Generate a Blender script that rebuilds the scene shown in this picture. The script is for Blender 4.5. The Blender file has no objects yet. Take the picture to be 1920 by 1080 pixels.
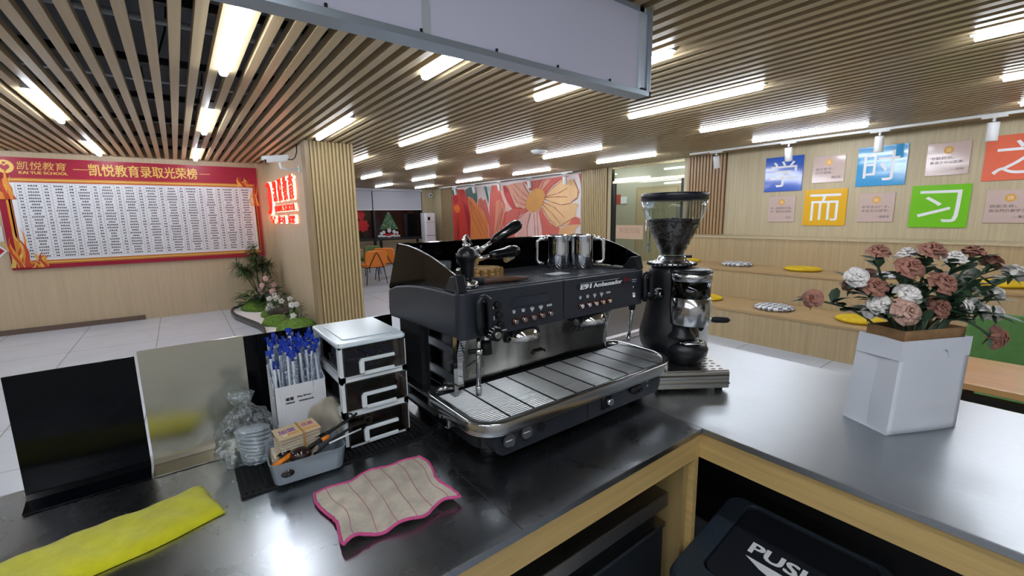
import bpy, bmesh, math, random
from mathutils import Matrix, Vector
RND = random.Random(11)
SC = bpy.context.scene
COL = SC.collection
PI = math.pi

# ---------------- camera, world, exposure ----------------
cam_d = bpy.data.cameras.new('camera')
cam_d.sensor_width = 36.0
cam_d.lens = 817.05 / 1920 * 36.0
cam_d.clip_start = 0.02
cam = bpy.data.objects.new('camera', cam_d)
COL.objects.link(cam)
yaw, pit, rol = math.radians(37.2065), math.radians(9.3413), math.radians(-0.88027)
fw = Vector((math.sin(yaw) * math.cos(pit), math.cos(yaw) * math.cos(pit), -math.sin(pit)))
rt = Vector((math.cos(yaw), -math.sin(yaw), 0))
up = rt.cross(fw)
rt2 = rt * math.cos(rol) + up * math.sin(rol)
up2 = -rt * math.sin(rol) + up * math.cos(rol)
mw = Matrix.Identity(4)
for i in range(3):
    mw[i][0], mw[i][1], mw[i][2] = rt2[i], up2[i], -fw[i]
mw.translation = Vector((0, 0, 1.48))
cam.matrix_world = mw
SC.camera = cam
wd = bpy.data.worlds.new('world')
SC.world = wd
wd.use_nodes = True
wd.node_tree.nodes['Background'].inputs[0].default_value = (0.75, 0.8, 0.9, 1)
wd.node_tree.nodes['Background'].inputs[1].default_value = 0.15
SC.view_settings.view_transform = 'Standard'
SC.view_settings.look = 'None'
SC.view_settings.exposure = 0.0
SC.view_settings.gamma = 1.0
SC.view_settings.use_curve_mapping = False
SC.cycles.transparent_max_bounces = 24
LAMP = 38.0          # emission of the ceiling tubes

# ---------------- helpers ----------------
def lin(h):
    h = h.lstrip('#')
    o = []
    for i in (0, 2, 4):
        c = int(h[i:i + 2], 16) / 255
        o.append(c / 12.92 if c <= 0.04045 else ((c + 0.055) / 1.055) ** 2.4)
    return tuple(o) + (1.0,)

MATS = {}
def mat(name, col, rough=0.5, metal=0.0, noise=None, amt=0.2, bump=None, bst=0.1, emit=None, trans=0.0, alpha=1.0, ior=1.45, coat=0.0, spec=0.5, detail=3.0, rvar=0.0, sheen=0.0):
    if name in MATS:
        return MATS[name]
    m = bpy.data.materials.new(name)
    m.use_nodes = True
    nt = m.node_tree
    b = nt.nodes['Principled BSDF']
    c = lin(col) if isinstance(col, str) else tuple(col) + (1.0,)
    b.inputs['Base Color'].default_value = c
    b.inputs['Roughness'].default_value = rough
    b.inputs['Metallic'].default_value = metal
    b.inputs['Transmission Weight'].default_value = trans
    b.inputs['Alpha'].default_value = alpha
    b.inputs['IOR'].default_value = ior
    b.inputs['Coat Weight'].default_value = coat
    b.inputs['Coat Roughness'].default_value = 0.05
    b.inputs['Specular IOR Level'].default_value = spec
    b.inputs['Sheen Weight'].default_value = sheen
    if emit:
        b.inputs['Emission Color'].default_value = lin(emit[0])
        b.inputs['Emission Strength'].default_value = emit[1]
    def ntex(scale):
        tc = nt.nodes.new('ShaderNodeTexCoord')
        mp = nt.nodes.new('ShaderNodeMapping')
        mp.inputs['Scale'].default_value = scale
        nt.links.new(tc.outputs['Object'], mp.inputs['Vector'])
        n = nt.nodes.new('ShaderNodeTexNoise')
        n.inputs['Scale'].default_value = 1.0
        n.inputs['Detail'].default_value = detail
        nt.links.new(mp.outputs[0], n.inputs['Vector'])
        return n
    if noise:
        n = ntex(noise)
        r = nt.nodes.new('ShaderNodeValToRGB')
        r.color_ramp.elements[0].position = 0.3
        r.color_ramp.elements[1].position = 0.7
        r.color_ramp.elements[0].color = tuple(x * (1 - amt) for x in c[:3]) + (1,)
        r.color_ramp.elements[1].color = tuple(min(1, x * (1 + amt * 0.6)) for x in c[:3]) + (1,)
        nt.links.new(n.outputs['Fac'], r.inputs[0])
        nt.links.new(r.outputs[0], b.inputs['Base Color'])
        if rvar:
            mr = nt.nodes.new('ShaderNodeMapRange')
            mr.inputs['From Min'].default_value = 0.3
            mr.inputs['From Max'].default_value = 0.7
            mr.inputs['To Min'].default_value = rough - rvar
            mr.inputs['To Max'].default_value = rough + rvar
            nt.links.new(n.outputs['Fac'], mr.inputs['Value'])
            nt.links.new(mr.outputs[0], b.inputs['Roughness'])
    if bump:
        n2 = ntex(bump)
        bp = nt.nodes.new('ShaderNodeBump')
        bp.inputs['Strength'].default_value = bst
        bp.inputs['Distance'].default_value = 0.01
        nt.links.new(n2.outputs['Fac'], bp.inputs['Height'])
        nt.links.new(bp.outputs[0], b.inputs['Normal'])
    MATS[name] = m
    return m

def thin(name, tint, rough=0.03, haze=None, streak=None, ior=1.45):
    """thin clear sheet: see-through with a Fresnel reflection; haze = (colour, share) adds milky plastic, streak = scale of crinkle bumps and of pale streaks painted as highlights"""
    if name in MATS: return MATS[name]
    m = bpy.data.materials.new(name); m.use_nodes = True
    nt = m.node_tree; nt.nodes.clear()
    N = lambda t: nt.nodes.new(t)
    out = N('ShaderNodeOutputMaterial'); tr = N('ShaderNodeBsdfTransparent'); gl = N('ShaderNodeBsdfGlossy'); mx = N('ShaderNodeMixShader'); fr = N('ShaderNodeLayerWeight'); pw = N('ShaderNodeMath'); ml = N('ShaderNodeMath')
    tr.inputs[0].default_value = lin(tint); gl.inputs['Roughness'].default_value = rough; fr.inputs['Blend'].default_value = .5
    pw.operation = 'POWER'; pw.inputs[1].default_value = 4.0; ml.operation = 'MULTIPLY_ADD'; ml.inputs[1].default_value = .8; ml.inputs[2].default_value = .045
    nt.links.new(fr.outputs['Facing'], pw.inputs[0]); nt.links.new(pw.outputs[0], ml.inputs[0])
    nt.links.new(ml.outputs[0], mx.inputs[0])
    a = tr.outputs[0]
    if haze:
        df = N('ShaderNodeBsdfDiffuse'); df.inputs[0].default_value = lin(haze[0]); m2 = N('ShaderNodeMixShader'); m2.inputs[0].default_value = haze[1]
        nt.links.new(a, m2.inputs[1]); nt.links.new(df.outputs[0], m2.inputs[2]); a = m2.outputs[0]
        if streak:  # crinkle highlights painted as noise streaks of pale haze
            tc = N('ShaderNodeTexCoord'); ns = N('ShaderNodeTexNoise'); ns.inputs['Scale'].default_value = streak; ns.inputs['Detail'].default_value = 3; ns.inputs['Distortion'].default_value = 1.5
            rp = N('ShaderNodeMapRange'); rp.inputs[1].default_value = .5; rp.inputs[2].default_value = .68; rp.inputs[3].default_value = haze[1] * .25; rp.inputs[4].default_value = min(1, haze[1] * 2.6)
            nt.links.new(tc.outputs['Object'], ns.inputs['Vector']); nt.links.new(ns.outputs[0], rp.inputs[0]); nt.links.new(rp.outputs[0], m2.inputs[0])
            bp = N('ShaderNodeBump'); bp.inputs['Strength'].default_value = .9; bp.inputs['Distance'].default_value = .01
            nt.links.new(ns.outputs[0], bp.inputs['Height']); nt.links.new(bp.outputs[0], gl.inputs['Normal']); nt.links.new(bp.outputs[0], fr.inputs['Normal'])
    nt.links.new(a, mx.inputs[1]); nt.links.new(gl.outputs[0], mx.inputs[2]); nt.links.new(mx.outputs[0], out.inputs[0])
    MATS[name] = m
    return m

class MB:
    """collects shapes into one mesh"""
    def __init__(s, M=None):
        s.v, s.f, s.mi, s.sm = [], [], [], []
        s.M = M or Matrix()
    def add(s, vs, fs, mi=0, sm=False, M=None):
        n = len(s.v)
        T = s.M @ M if M is not None else s.M
        s.v += [T @ Vector(p) for p in vs]
        for f in fs:
            s.f.append([i + n for i in f]); s.mi.append(mi); s.sm.append(sm)
        return s
    def box(s, a, b, mi=0, M=None):
        x0, y0, z0 = a; x1, y1, z1 = b
        vs = [(x0, y0, z0), (x1, y0, z0), (x1, y1, z0), (x0, y1, z0), (x0, y0, z1), (x1, y0, z1), (x1, y1, z1), (x0, y1, z1)]
        fs = [(3, 2, 1, 0), (4, 5, 6, 7), (0, 1, 5, 4), (1, 2, 6, 5), (2, 3, 7, 6), (3, 0, 4, 7)]
        return s.add(vs, fs, mi, False, M)
    def prism(s, poly, t0, t1, ax='z', mi=0, sm=False, M=None):
        def P(p, t):
            return (p[0], p[1], t) if ax == 'z' else ((t, p[0], p[1]) if ax == 'x' else (p[0], t, p[1]))
        n = len(poly)
        vs = [P(p, t0) for p in poly] + [P(p, t1) for p in poly]
        fl = (ax == 'y')
        fs = [tuple(range(n))[::-1 if not fl else 1], tuple(range(n, 2 * n))[::1 if not fl else -1]]
        s.add(vs, fs, mi, False, M)
        side = [((i, (i + 1) % n, n + (i + 1) % n, n + i) if not fl else (n + i, n + (i + 1) % n, (i + 1) % n, i)) for i in range(n)]
        return s.add(vs, side, mi, sm, M)
    def lathe(s, prof, n=24, mi=0, sm=True, c=(0, 0, 0), M=None, a0=0.0):
        vs = []
        for r, z in prof:
            for k in range(n):
                a = a0 + 2 * PI * k / n
                vs.append((c[0] + r * math.cos(a), c[1] + r * math.sin(a), c[2] + z))
        fs = []
        for j in range(len(prof) - 1):
            for k in range(n):
                k2 = (k + 1) % n
                fs.append((j * n + k, j * n + k2, (j + 1) * n + k2, (j + 1) * n + k))
        s.add(vs, fs, mi, sm, M)
        if prof[0][0] > 1e-5: s.add(vs[:n], [tuple(range(n))[::-1]], mi, False, M)
        if prof[-1][0] > 1e-5: s.add(vs[-n:], [tuple(range(n))], mi, False, M)
        return s
    def tube(s, pts, r, n=8, mi=0, sm=True, M=None, closed=False, flat=1.0):
        pts = [Vector(p) for p in pts]
        m = len(pts)
        rs = r if isinstance(r, (list, tuple)) else [r] * m
        vs = []
        prev = None
        for i, p in enumerate(pts):
            if closed:
                t = (pts[(i + 1) % m] - pts[i - 1]).normalized()
            else:
                t = (pts[min(i + 1, m - 1)] - pts[max(i - 1, 0)]).normalized()
            if prev is None:
                u = t.cross(Vector((0, 0, 1)))
                if u.length < 1e-3: u = t.cross(Vector((0, 1, 0)))
            else:
                u = prev - t * prev.dot(t)
            u.normalize(); prev = u
            w = t.cross(u)
            for k in range(n):
                a = 2 * PI * k / n
                vs.append(p + (u * math.cos(a) + w * math.sin(a) * flat) * rs[i])
        fs = []
        for j in range(m if closed else m - 1):
            j2 = (j + 1) % m
            for k in range(n):
                k2 = (k + 1) % n
                fs.append((j * n + k, j * n + k2, j2 * n + k2, j2 * n + k))
        s.add(vs, fs, mi, sm, M)
        if not closed:
            s.add(vs[:n], [tuple(range(n))[::-1]], mi, False, M)
            s.add(vs[-n:], [tuple(range(n))], mi, False, M)
        return s
    def cyl(s, p0, p1, r0, r1=None, n=20, mi=0, M=None):
        return s.tube([p0, p1], [r0, r0 if r1 is None else r1], n, mi, True, M)
    def ball(s, c, r, nu=16, nv=10, mi=0, M=None, jit=0.0, seed=1):
        rx, ry, rz = r if isinstance(r, (list, tuple)) else (r, r, r)
        rr = random.Random(seed)
        vs, fs = [], []
        for j in range(nv + 1):
            th = PI * j / nv
            for k in range(nu):
                a = 2 * PI * k / nu
                q = 1 + (rr.uniform(-jit, jit) if jit and 0 < j < nv else 0)
                vs.append((c[0] + rx * q * math.sin(th) * math.cos(a), c[1] + ry * q * math.sin(th) * math.sin(a), c[2] - rz * q * math.cos(th)))
        for j in range(nv):
            for k in range(nu):
                k2 = (k + 1) % nu
                fs.append((j * nu + k, j * nu + k2, (j + 1) * nu + k2, (j + 1) * nu + k))
        return s.add(vs, fs, mi, True, M)
    def grid(s, fn, nu, nv, mi=0, sm=True, M=None):
        vs = [fn(i / nu, j / nv) for j in range(nv + 1) for i in range(nu + 1)]
        fs = [(j * (nu + 1) + i, j * (nu + 1) + i + 1, (j + 1) * (nu + 1) + i + 1, (j + 1) * (nu + 1) + i) for j in range(nv) for i in range(nu)]
        return s.add(vs, fs, mi, sm, M)

def wloc(o):
    v = Vector((0, 0, 0))
    while o is not None:
        v += o.location; o = o.parent
    return v

def build(name, mb, mats, parent=None, world=True, bevel=0.0, seg=2, recalc=True, keep=False, solid=0.0, sub=0, merge=False):
    """link the collected shapes as ONE mesh object; world: coordinates given in world space"""
    me = bpy.data.meshes.new(name)
    vs = mb.v
    loc = Vector((0, 0, 0))
    if parent is not None:
        if world:
            off = wloc(parent); vs = [v - off for v in vs]
    elif not keep:
        lo = [min(v[i] for v in vs) for i in range(3)]; hi = [max(v[i] for v in vs) for i in range(3)]
        loc = Vector(((lo[0] + hi[0]) / 2, (lo[1] + hi[1]) / 2, lo[2]))
        vs = [v - loc for v in vs]
    me.from_pydata([tuple(v) for v in vs], [], mb.f)
    if not isinstance(mats, (list, tuple)): mats = [mats]
    for m in mats: me.materials.append(m)
    for p, i, sm in zip(me.polygons, mb.mi, mb.sm):
        p.material_index = i; p.use_smooth = sm
    if recalc or merge:
        bm = bmesh.new(); bm.from_mesh(me)
        bmesh.ops.remove_doubles(bm, verts=bm.verts, dist=1e-5 if not merge else merge)
        if recalc: bmesh.ops.recalc_face_normals(bm, faces=bm.faces)
        bm.to_mesh(me); bm.free()
    o = bpy.data.objects.new(name, me)
    COL.objects.link(o)
    o.location = loc
    if parent is not None: o.parent = parent
    if bevel:
        b = o.modifiers.new('bevel', 'BEVEL'); b.width = bevel; b.segments = seg; b.limit_method = 'ANGLE'; b.angle_limit = math.radians(35)
        b.harden_normals = False
    if solid:
        b = o.modifiers.new('solid', 'SOLIDIFY'); b.thickness = solid; b.offset = 0
    if sub:
        b = o.modifiers.new('sub', 'SUBSURF'); b.levels = sub; b.render_levels = sub
    return o

def tag(o, label, cat, group=None, kind=None):
    o['label'] = label; o['category'] = cat
    if group: o['group'] = group
    if kind: o['kind'] = kind
    return o

def thing(name, label, cat, loc=(0, 0, 0), rz=0.0, group=None):
    o = bpy.data.objects.new(name, None)
    COL.objects.link(o)
    o.empty_display_size = 0.05
    o.location = loc; o.rotation_euler = (0, 0, rz)
    return tag(o, label, cat, group)

def struct(name, mb, mats, **k):
    o = build(name, mb, mats, keep=True, **k)
    o['kind'] = 'structure'
    return o

def dup(root, loc, rz=None, label=None, rot=None):
    def cp(o, parent):
        c = o.copy(); COL.objects.link(c)
        if parent is not None: c.parent = parent
        for ch in list(o.children): cp(ch, c)
        return c
    c = cp(root, None)
    c.location = loc
    if rz is not None: c.rotation_euler = (0, 0, rz)
    if rot is not None: c.rotation_euler = rot
    if label: c['label'] = label
    return c

def text_mesh(body, ext=0.004):
    c = bpy.data.curves.new('lettering', 'FONT')
    c.body = body; c.extrude = ext; c.resolution_u = 3
    o = bpy.data.objects.new('lettering', c); COL.objects.link(o)
    dg = bpy.context.evaluated_depsgraph_get()
    me = bpy.data.meshes.new_from_object(o.evaluated_get(dg))
    vs = [v.co.copy() for v in me.vertices]; fs = [tuple(p.vertices) for p in me.polygons]
    bpy.data.objects.remove(o); bpy.data.curves.remove(c); bpy.data.meshes.remove(me)
    return vs, fs

def put_text(mb, body, org, xd, yd, w=None, h=None, mi=0, bold=0.0, depth=0.0006, anchor='c', skew=0.0):
    """lay lettering on a plane: org = anchor point, xd / yd reading directions; w and/or h fit the ink box"""
    vs, fs = text_mesh(body)
    if not vs: return
    x0, x1 = min(v.x for v in vs), max(v.x for v in vs)
    y0, y1 = min(v.y for v in vs), max(v.y for v in vs)
    sx = w / (x1 - x0) if w else None
    sy = h / (y1 - y0) if h else None
    if sx is None: sx = sy
    if sy is None: sy = sx
    ax = (x0 + x1) / 2 if anchor == 'c' else (x0 if anchor == 'l' else x1)
    ay = (y0 + y1) / 2
    xd, yd = Vector(xd).normalized(), Vector(yd).normalized()
    nd = xd.cross(yd)
    sh = [(0, 0)] if not bold else [(-bold, -bold * .5), (bold, -bold * .5), (-bold, bold * .5), (bold, bold * .5)]
    for i, (dx, dy) in enumerate(sh):
        out = []
        for v in vs:
            px, py = (v.x + dx - ax) * sx, (v.y + dy - ay) * sy
            out.append(Vector(org) + xd * (px + skew * py) + yd * py + nd * ((depth if v.z > 0 else 0.0) + depth * .03 * i))
        mb.add(out, fs, mi)

def rrect(x0, y0, x1, y1, r, n=5):
    pts = []
    for cx, cy, a in ((x1 - r, y1 - r, 0), (x0 + r, y1 - r, 90), (x0 + r, y0 + r, 180), (x1 - r, y0 + r, 270)):
        for k in range(n + 1):
            t = math.radians(a + 90 * k / n)
            pts.append((cx + r * math.cos(t), cy + r * math.sin(t)))
    return pts

def rrect4(x0, y0, x1, y1, rs, n=8):
    """rounded rectangle, one radius per corner: back right, back left, front left, front right"""
    pts = []
    r = rs
    for cx, cy, a, q in ((x1 - r[0], y1 - r[0], 0, r[0]), (x0 + r[1], y1 - r[1], 90, r[1]), (x0 + r[2], y0 + r[2], 180, r[2]), (x1 - r[3], y0 + r[3], 270, r[3])):
        for k in range(n + 1):
            t = math.radians(a + 90 * k / n)
            pts.append((cx + q * math.cos(t), cy + q * math.sin(t)))
    return pts

def arc(c, r, a0, a1, n=10):
    return [(c[0] + r * math.cos(math.radians(a0 + (a1 - a0) * k / n)), c[1] + r * math.sin(math.radians(a0 + (a1 - a0) * k / n))) for k in range(n + 1)]

# ---------------- shared materials ----------------
M_wall = mat('oak_laminate', '#c0b292', 0.45, noise=(45, 45, 1.6), amt=0.13, detail=4)
M_wallL = mat('pale_laminate', '#c2b093', 0.5, noise=(30, 30, 1.2), amt=0.08, detail=4)
M_bench = mat('bench_oak', '#b49f7a', 0.45, noise=(40, 40, 1.4), amt=0.12, detail=4)
M_tread = mat('bench_tread', '#b1946a', 0.4, noise=(30, 2, 30), amt=0.12, detail=4)
M_slat = mat('slat_wood', '#ad9976', 0.35, noise=(60, 1.2, 60), amt=0.12)
M_clad = mat('cladding_wood', '#bba57a', 0.4, noise=(50, 50, 1.2), amt=0.12)
M_cladd = mat('cladding_warm', '#a98a64', 0.4, noise=(50, 50, 1.2), amt=0.12)
M_edge = mat('dark_wood_edge', '#96805f', 0.45, noise=(50, 50, 1.5), amt=0.12)
M_apron = mat('counter_wood', '#c2a56a', 0.4, noise=(3, 70, 70), amt=0.16, detail=4)
M_apronY = mat('counter_wood_side', '#c2a56a', 0.4, noise=(70, 3, 70), amt=0.16, detail=4)
M_black = mat('black_satin', '#16181c', 0.35)
M_blackm = mat('black_matte', '#101114', 0.6)
M_gloss = mat('black_gloss', '#050608', 0.12, coat=0.3)
M_white = mat('white_plastic', '#e8ebec', 0.4)
M_chrome = mat('chrome', '#dcdfe2', 0.06, 1.0)
M_steel = mat('steel', '#b9bcbe', 0.2, 1.0)
M_brass = mat('brass_trim', '#cbbf9a', 0.2, 1.0)
M_grey = mat('grey_metal', '#8b949c', 0.4, 0.6)
# ================= THE SETTING =================
# --- floor tiles
def tile_mat():
    m = mat('floor_tile', '#b9bdc2', 0.22)
    nt = m.node_tree; b = nt.nodes['Principled BSDF']
    tc = nt.nodes.new('ShaderNodeTexCoord'); mp = nt.nodes.new('ShaderNodeMapping')
    mp.inputs['Location'].default_value = (0.35, 0.2, 0)
    br = nt.nodes.new('ShaderNodeTexBrick')
    br.offset = 0.0
    br.inputs['Scale'].default_value = 1.0
    br.inputs['Brick Width'].default_value = 0.8; br.inputs['Row Height'].default_value = 0.8
    br.inputs['Mortar Size'].default_value = 0.004
    br.inputs['Color1'].default_value = lin('#c4cbd6'); br.inputs['Color2'].default_value = lin('#c9d0da')
    br.inputs['Mortar'].default_value = lin('#8e9298')
    nt.links.new(tc.outputs['Object'], mp.inputs[0]); nt.links.new(mp.outputs[0], br.inputs['Vector'])
    ns = nt.nodes.new('ShaderNodeTexNoise'); ns.inputs['Scale'].default_value = 3.0; ns.inputs['Detail'].default_value = 5
    nt.links.new(mp.outputs[0], ns.inputs['Vector'])
    mx = nt.nodes.new('ShaderNodeMix'); mx.data_type = 'RGBA'; mx.blend_type = 'MULTIPLY'
    mx.inputs[0].default_value = 0.18
    nt.links.new(br.outputs['Color'], mx.inputs[6]); nt.links.new(ns.outputs['Fac'], mx.inputs[7])
    nt.links.new(mx.outputs[2], b.inputs['Base Color'])
    return m
struct('floor', MB().box((-6, -3.2, -0.1), (12, 14.2, 0)), tile_mat())

# --- slab over the open slat ceiling, carriers and services
M_slab = mat('slab_paint', '#6b7078', 0.8, noise=(1.5, 1.5, 1), amt=0.2)
ceil = struct('ceiling', MB().box((-6, -3.2, 2.95), (12, 14.2, 3.05)), M_slab)
mb = MB()
k = -48
while True:
    x = 0.1 + 0.098 * k
    if x > 7.05: break
    y1 = 8.66 if x < 1.36 else 13.85
    y0 = -2.4
    mb.box((x - 0.0245, y0, 2.42), (x + 0.0245, y1, 2.47))
    k += 1
build('slat_panel', mb, M_slat, ceil)['kind'] = 'structure'
mb = MB()
for j in range(14):
    y = -1.4 + 1.03 * j
    mb.box((-4.5, y - 0.02, 2.471), (7.05, y + 0.02, 2.515))
build('carrier_channel', mb, mat('carrier_black', '#15171c', 0.6), ceil)
mb = MB()
for y, r in ((3.35, 0.02), (4.75, 0.012), (6.6, 0.016)):
    mb.cyl((-4.5, y, 2.62), (7.05, y + 0.1, 2.62), r, n=8)
build('service_pipe', mb, mat('pipe_grey', '#c8ccd2', 0.5), ceil)
mb = MB()
for j in range(26):
    x, y = RND.uniform(-1.5, 1.2), RND.uniform(2.4, 7.5)
    mb.tube([(x, y, 2.94), (x + RND.uniform(-.04, .04), y + RND.uniform(-.05, .05), 2.75), (x + RND.uniform(-.1, .1), y + RND.uniform(-.1, .1), 2.55)], 0.006, 5)
build('hanger_wire', mb, M_blackm, ceil)

# --- walls
struct('wall_left', MB().box((-4.6, 8.66, 0), (1.9, 8.8, 2.95)), M_wallL)
struct('wall_side', MB().box((-4.7, -2.5, 0), (-4.6, 8.8, 2.95)), M_wallL)
struct('wall_back', MB().box((-4.7, -2.6, 0), (7.2, -2.5, 2.95)), mat('back_paint', '#d5d3cd', 0.6))
# pillar block carrying the lit sign
struct('wall_pillar', MB().box((1.36, 5.9, 0), (1.9, 8.66, 2.95)), M_wallL)
struct('trim_1', MB().box((1.325, 5.83, 0), (1.372, 6.03, 2.42)), M_edge)
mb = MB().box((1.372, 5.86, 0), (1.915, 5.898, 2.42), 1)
n = 12
for i in range(n):
    x = 1.385 + i * 0.0445
    mb.prism([(x, 5.862), (x + 0.006, 5.835), (x + 0.026, 5.835), (x + 0.032, 5.862)], 0, 2.42, 'z')
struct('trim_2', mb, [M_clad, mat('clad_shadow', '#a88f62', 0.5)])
# wall behind the pillar, leading to the window end
struct('wall_inner', MB().box((1.9, 8.66, 0), (2.0, 13.9, 2.95)), M_wallL)
# window end
mb = MB()
mb.box((2.0, 13.8, 0), (7.2, 13.95, 0.80)); mb.box((2.0, 13.8, 2.36), (7.2, 13.95, 2.95))
mb.box((6.70, 13.8, 0.80), (7.2, 13.95, 2.36)); mb.box((2.0, 13.8, 0.80), (3.2, 13.95, 2.36))
struct('wall_far', mb, M_wall)
wf = struct('window_1', MB().box((3.2, 13.8, 0.80), (6.70, 13.93, 0.86)).box((3.2, 13.8, 2.31), (6.70, 13.93, 2.36)).box((3.2, 13.8, .86), (3.25, 13.93, 2.31)).box((6.65, 13.8, .86), (6.70, 13.93, 2.31)).box((4.99, 13.78, .86), (5.06, 13.93, 2.31)), mat('window_frame', '#2b2d31', 0.4))
M_night = mat('night_glass', '#07080b', 0.05, 0.0, trans=0.0, spec=0.6)
o = build('pane', MB().box((3.25, 13.87, .86), (4.99, 13.88, 2.31)).box((5.06, 13.87, .86), (6.65, 13.88, 2.31)), M_night, wf)
o['kind'] = 'structure'
# right hand wall: benches' back wall, door opening, mural
mb = MB()
mb.box((7.1, -2.5, 0), (7.25, 4.36, 2.95)); mb.box((7.1, 5.98, 0), (7.25, 13.8, 2.95)); mb.box((7.1, 4.36, 2.44), (7.25, 5.98, 2.95))
struct('wall_right', mb, M_wall)
def clad_x(name, ya, yb, z0, pitch, m1, m2):
    mb = MB().box((7.085, ya, z0), (7.1, yb, 2.42), 1)
    y = ya
    while y + pitch <= yb + 1e-6:
        mb.box((7.06, y + pitch * 0.18, z0), (7.085, y + pitch * 0.82, 2.42)); y += pitch
    struct(name, mb, [m1, m2])
M_gap = mat('clad_gap', '#5d4630', 0.6)
clad_x('trim_3', 3.62, 4.28, 1.14, 0.055, M_cladd, M_gap)
clad_x('trim_4', 6.06, 6.78, 0, 0.05, M_clad, M_gap)
clad_x('trim_5', 12.42, 13.15, 0, 0.05, M_edge, M_gap)
# corridor behind the glass door
mb = MB()
mb.box((9.0, 3.0, 0), (9.1, 8.0, 2.95)); mb.box((7.25, 2.9, 0), (9.1, 3.0, 2.95)); mb.box((7.25, 8.0, 0), (9.1, 8.1, 2.95))
struct('wall_corridor', mb, mat('corridor_paint', '#b9b39f', 0.6))
dr = struct('door_1', MB().box((7.12, 4.30, 0), (7.2, 4.36, 2.42)).box((7.12, 5.98, 0), (7.2, 6.04, 2.42)).box((7.12, 4.36, 2.38), (7.2, 5.98, 2.42)).box((7.13, 4.36, 2.10), (7.19, 5.98, 2.15)), M_brass)
M_pane = thin('door_glass', '#f1f6f0')
o = build('transom_pane', MB().box((7.155, 4.36, 2.15), (7.165, 5.98, 2.38)), M_pane, dr); o['kind'] = 'structure'
o = build('door_leaf', MB().box((7.15, 4.40, 0.02), (7.162, 5.94, 2.09)), M_pane, dr); o['kind'] = 'structure'
mb = MB().box((7.13, 5.90, 0.0), (7.18, 5.97, 2.10)); mb.box((7.13, 4.37, 0.0), (7.18, 4.43, 2.10))
o = build('door_stile', mb, mat('door_black', '#1f2220', 0.3), dr); o['kind'] = 'structure'
mb = MB()
for x in (7.09, 7.22):
    mb.cyl((x, 5.10, 0.75), (x, 5.10, 1.55), 0.016, n=10)
for z in (0.9, 1.4): mb.cyl((7.09, 5.10, z), (7.22, 5.10, z), 0.01, n=8)
build('pull_handle', mb, M_steel, dr)
mb = MB().box((7.143, 5.2, 1.00), (7.149, 5.86, 1.27), 0)
put_text(mb, '欢迎光临', (7.142, 5.53, 1.17), (0, -1, 0), (0, 0, 1), w=0.5, mi=1)
build('door_decal', mb, [mat('decal_pink', '#c3a58d', 0.5), mat('decal_ink', '#a98c74', 0.5)], dr)
build('round_decal', MB().prism(arc((5.12, 1.72), 0.15, 0, 355, 28), 7.143, 7.149, 'x'), mat('decal_round', '#aeb6bc', 0.4), dr)
d2 = struct('door_2', MB().box((8.94, 5.55, 0), (9.0, 6.75, 2.12), 0).box((8.91, 5.62, 0), (8.95, 6.68, 2.05), 1), [mat('door2_frame', '#a8977a', 0.5), mat('door2_leaf', '#bba784', 0.45, noise=(30, 30, 1.5), amt=0.1)])
build('door_handle', MB().box((8.88, 5.78, 0.9), (8.91, 5.84, 1.25)), M_black, d2)
o = build('corridor_notice', MB().box((8.98, 7.25, 1.75), (8.995, 7.42, 1.98), 0).box((8.98, 7.05, 1.75), (8.995, 7.24, 1.92), 1), [mat('notice_red', '#b0402f', 0.5), M_white])
tag(o, 'small red and white room plate on the corridor wall seen through the glass door', 'sign')
o = build('corridor_notice', MB().box((8.98, 4.85, 2.05), (8.995, 5.12, 2.35)), mat('notice_orange', '#cf7a45', 0.5))
tag(o, 'orange square notice high on the corridor wall behind the grinder hopper', 'sign')
o = build('corridor_notice', MB().box((8.98, 4.3, 1.2), (8.995, 4.8, 1.95)), mat('notice_paper', '#c8c8d4', 0.5))
tag(o, 'pale printed sheet on the corridor wall seen through the hopper', 'sign')
# baseboard
struct('baseboard_left', MB().box((-4.6, 8.635, 0), (-0.53, 8.66, 0.07)), mat('skirting', '#6a5a50', 0.4))

# --- ceiling tubes
M_tube = mat('tube_light', '#ffffff', 0.4, emit=('#ecf3ff', LAMP))
M_hous = mat('tube_housing', '#d9dde0', 0.4)
def tube_light():
    t = thing('ceiling_light', 'x', 'ceiling light', (0, 0, 2.386), 0, 'linear lights in the slat ceiling')
    build('housing', MB().box((-0.026, -0.62, 0.03), (0.026, 0.62, 0.085)), M_hous, t, world=False)
    build('diffuser', MB().prism([(-0.024, 0.03), (-0.024, 0.012), (-0.015, 0.0), (0.015, 0.0), (0.024, 0.012), (0.024, 0.03)], -0.6, 0.6, 'y'), M_tube, t, world=False)
    return t
XS = [-0.733, 0.345, 1.423, 2.403, 3.579, 4.853, 6.127]
colname = ['column far left over the honour board', 'column above the planting bed', 'column over the slatted pillar', 'column right of the pillar', 'column over the middle of the room', 'column next but one to the mural', 'column nearest the mural wall']
spots = []
for ci, ys in ((0, (5.25, 7.8)), (1, (2.85, 5.25, 7.8)), (2, (2.2, 4.95)), (3, (2.2, 4.88, 7.35)), (4, (-0.1, 2.2, 4.88, 7.35, 9.85)), (5, (-0.1, 2.2, 4.88, 7.35, 9.85, 12.4)), (6, (-0.1, 2.2, 4.88, 7.35, 9.85, 12.4))):
    for ri, y in enumerate(ys): spots.append((XS[ci], y, ci, ri, len(ys)))
L0 = tube_light()
ords = ['nearest', 'second', 'third', 'fourth', 'fifth', 'farthest']
for i, (x, y, ci, ri, n) in enumerate(spots):
    o = L0 if i == 0 else dup(L0, (x, y, 2.386))
    o.location = (x, y, 2.386)
    w = 'farthest' if ri == n - 1 else ords[ri]
    o['label'] = f'white linear ceiling light, {w} in the {colname[ci]}'

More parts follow.
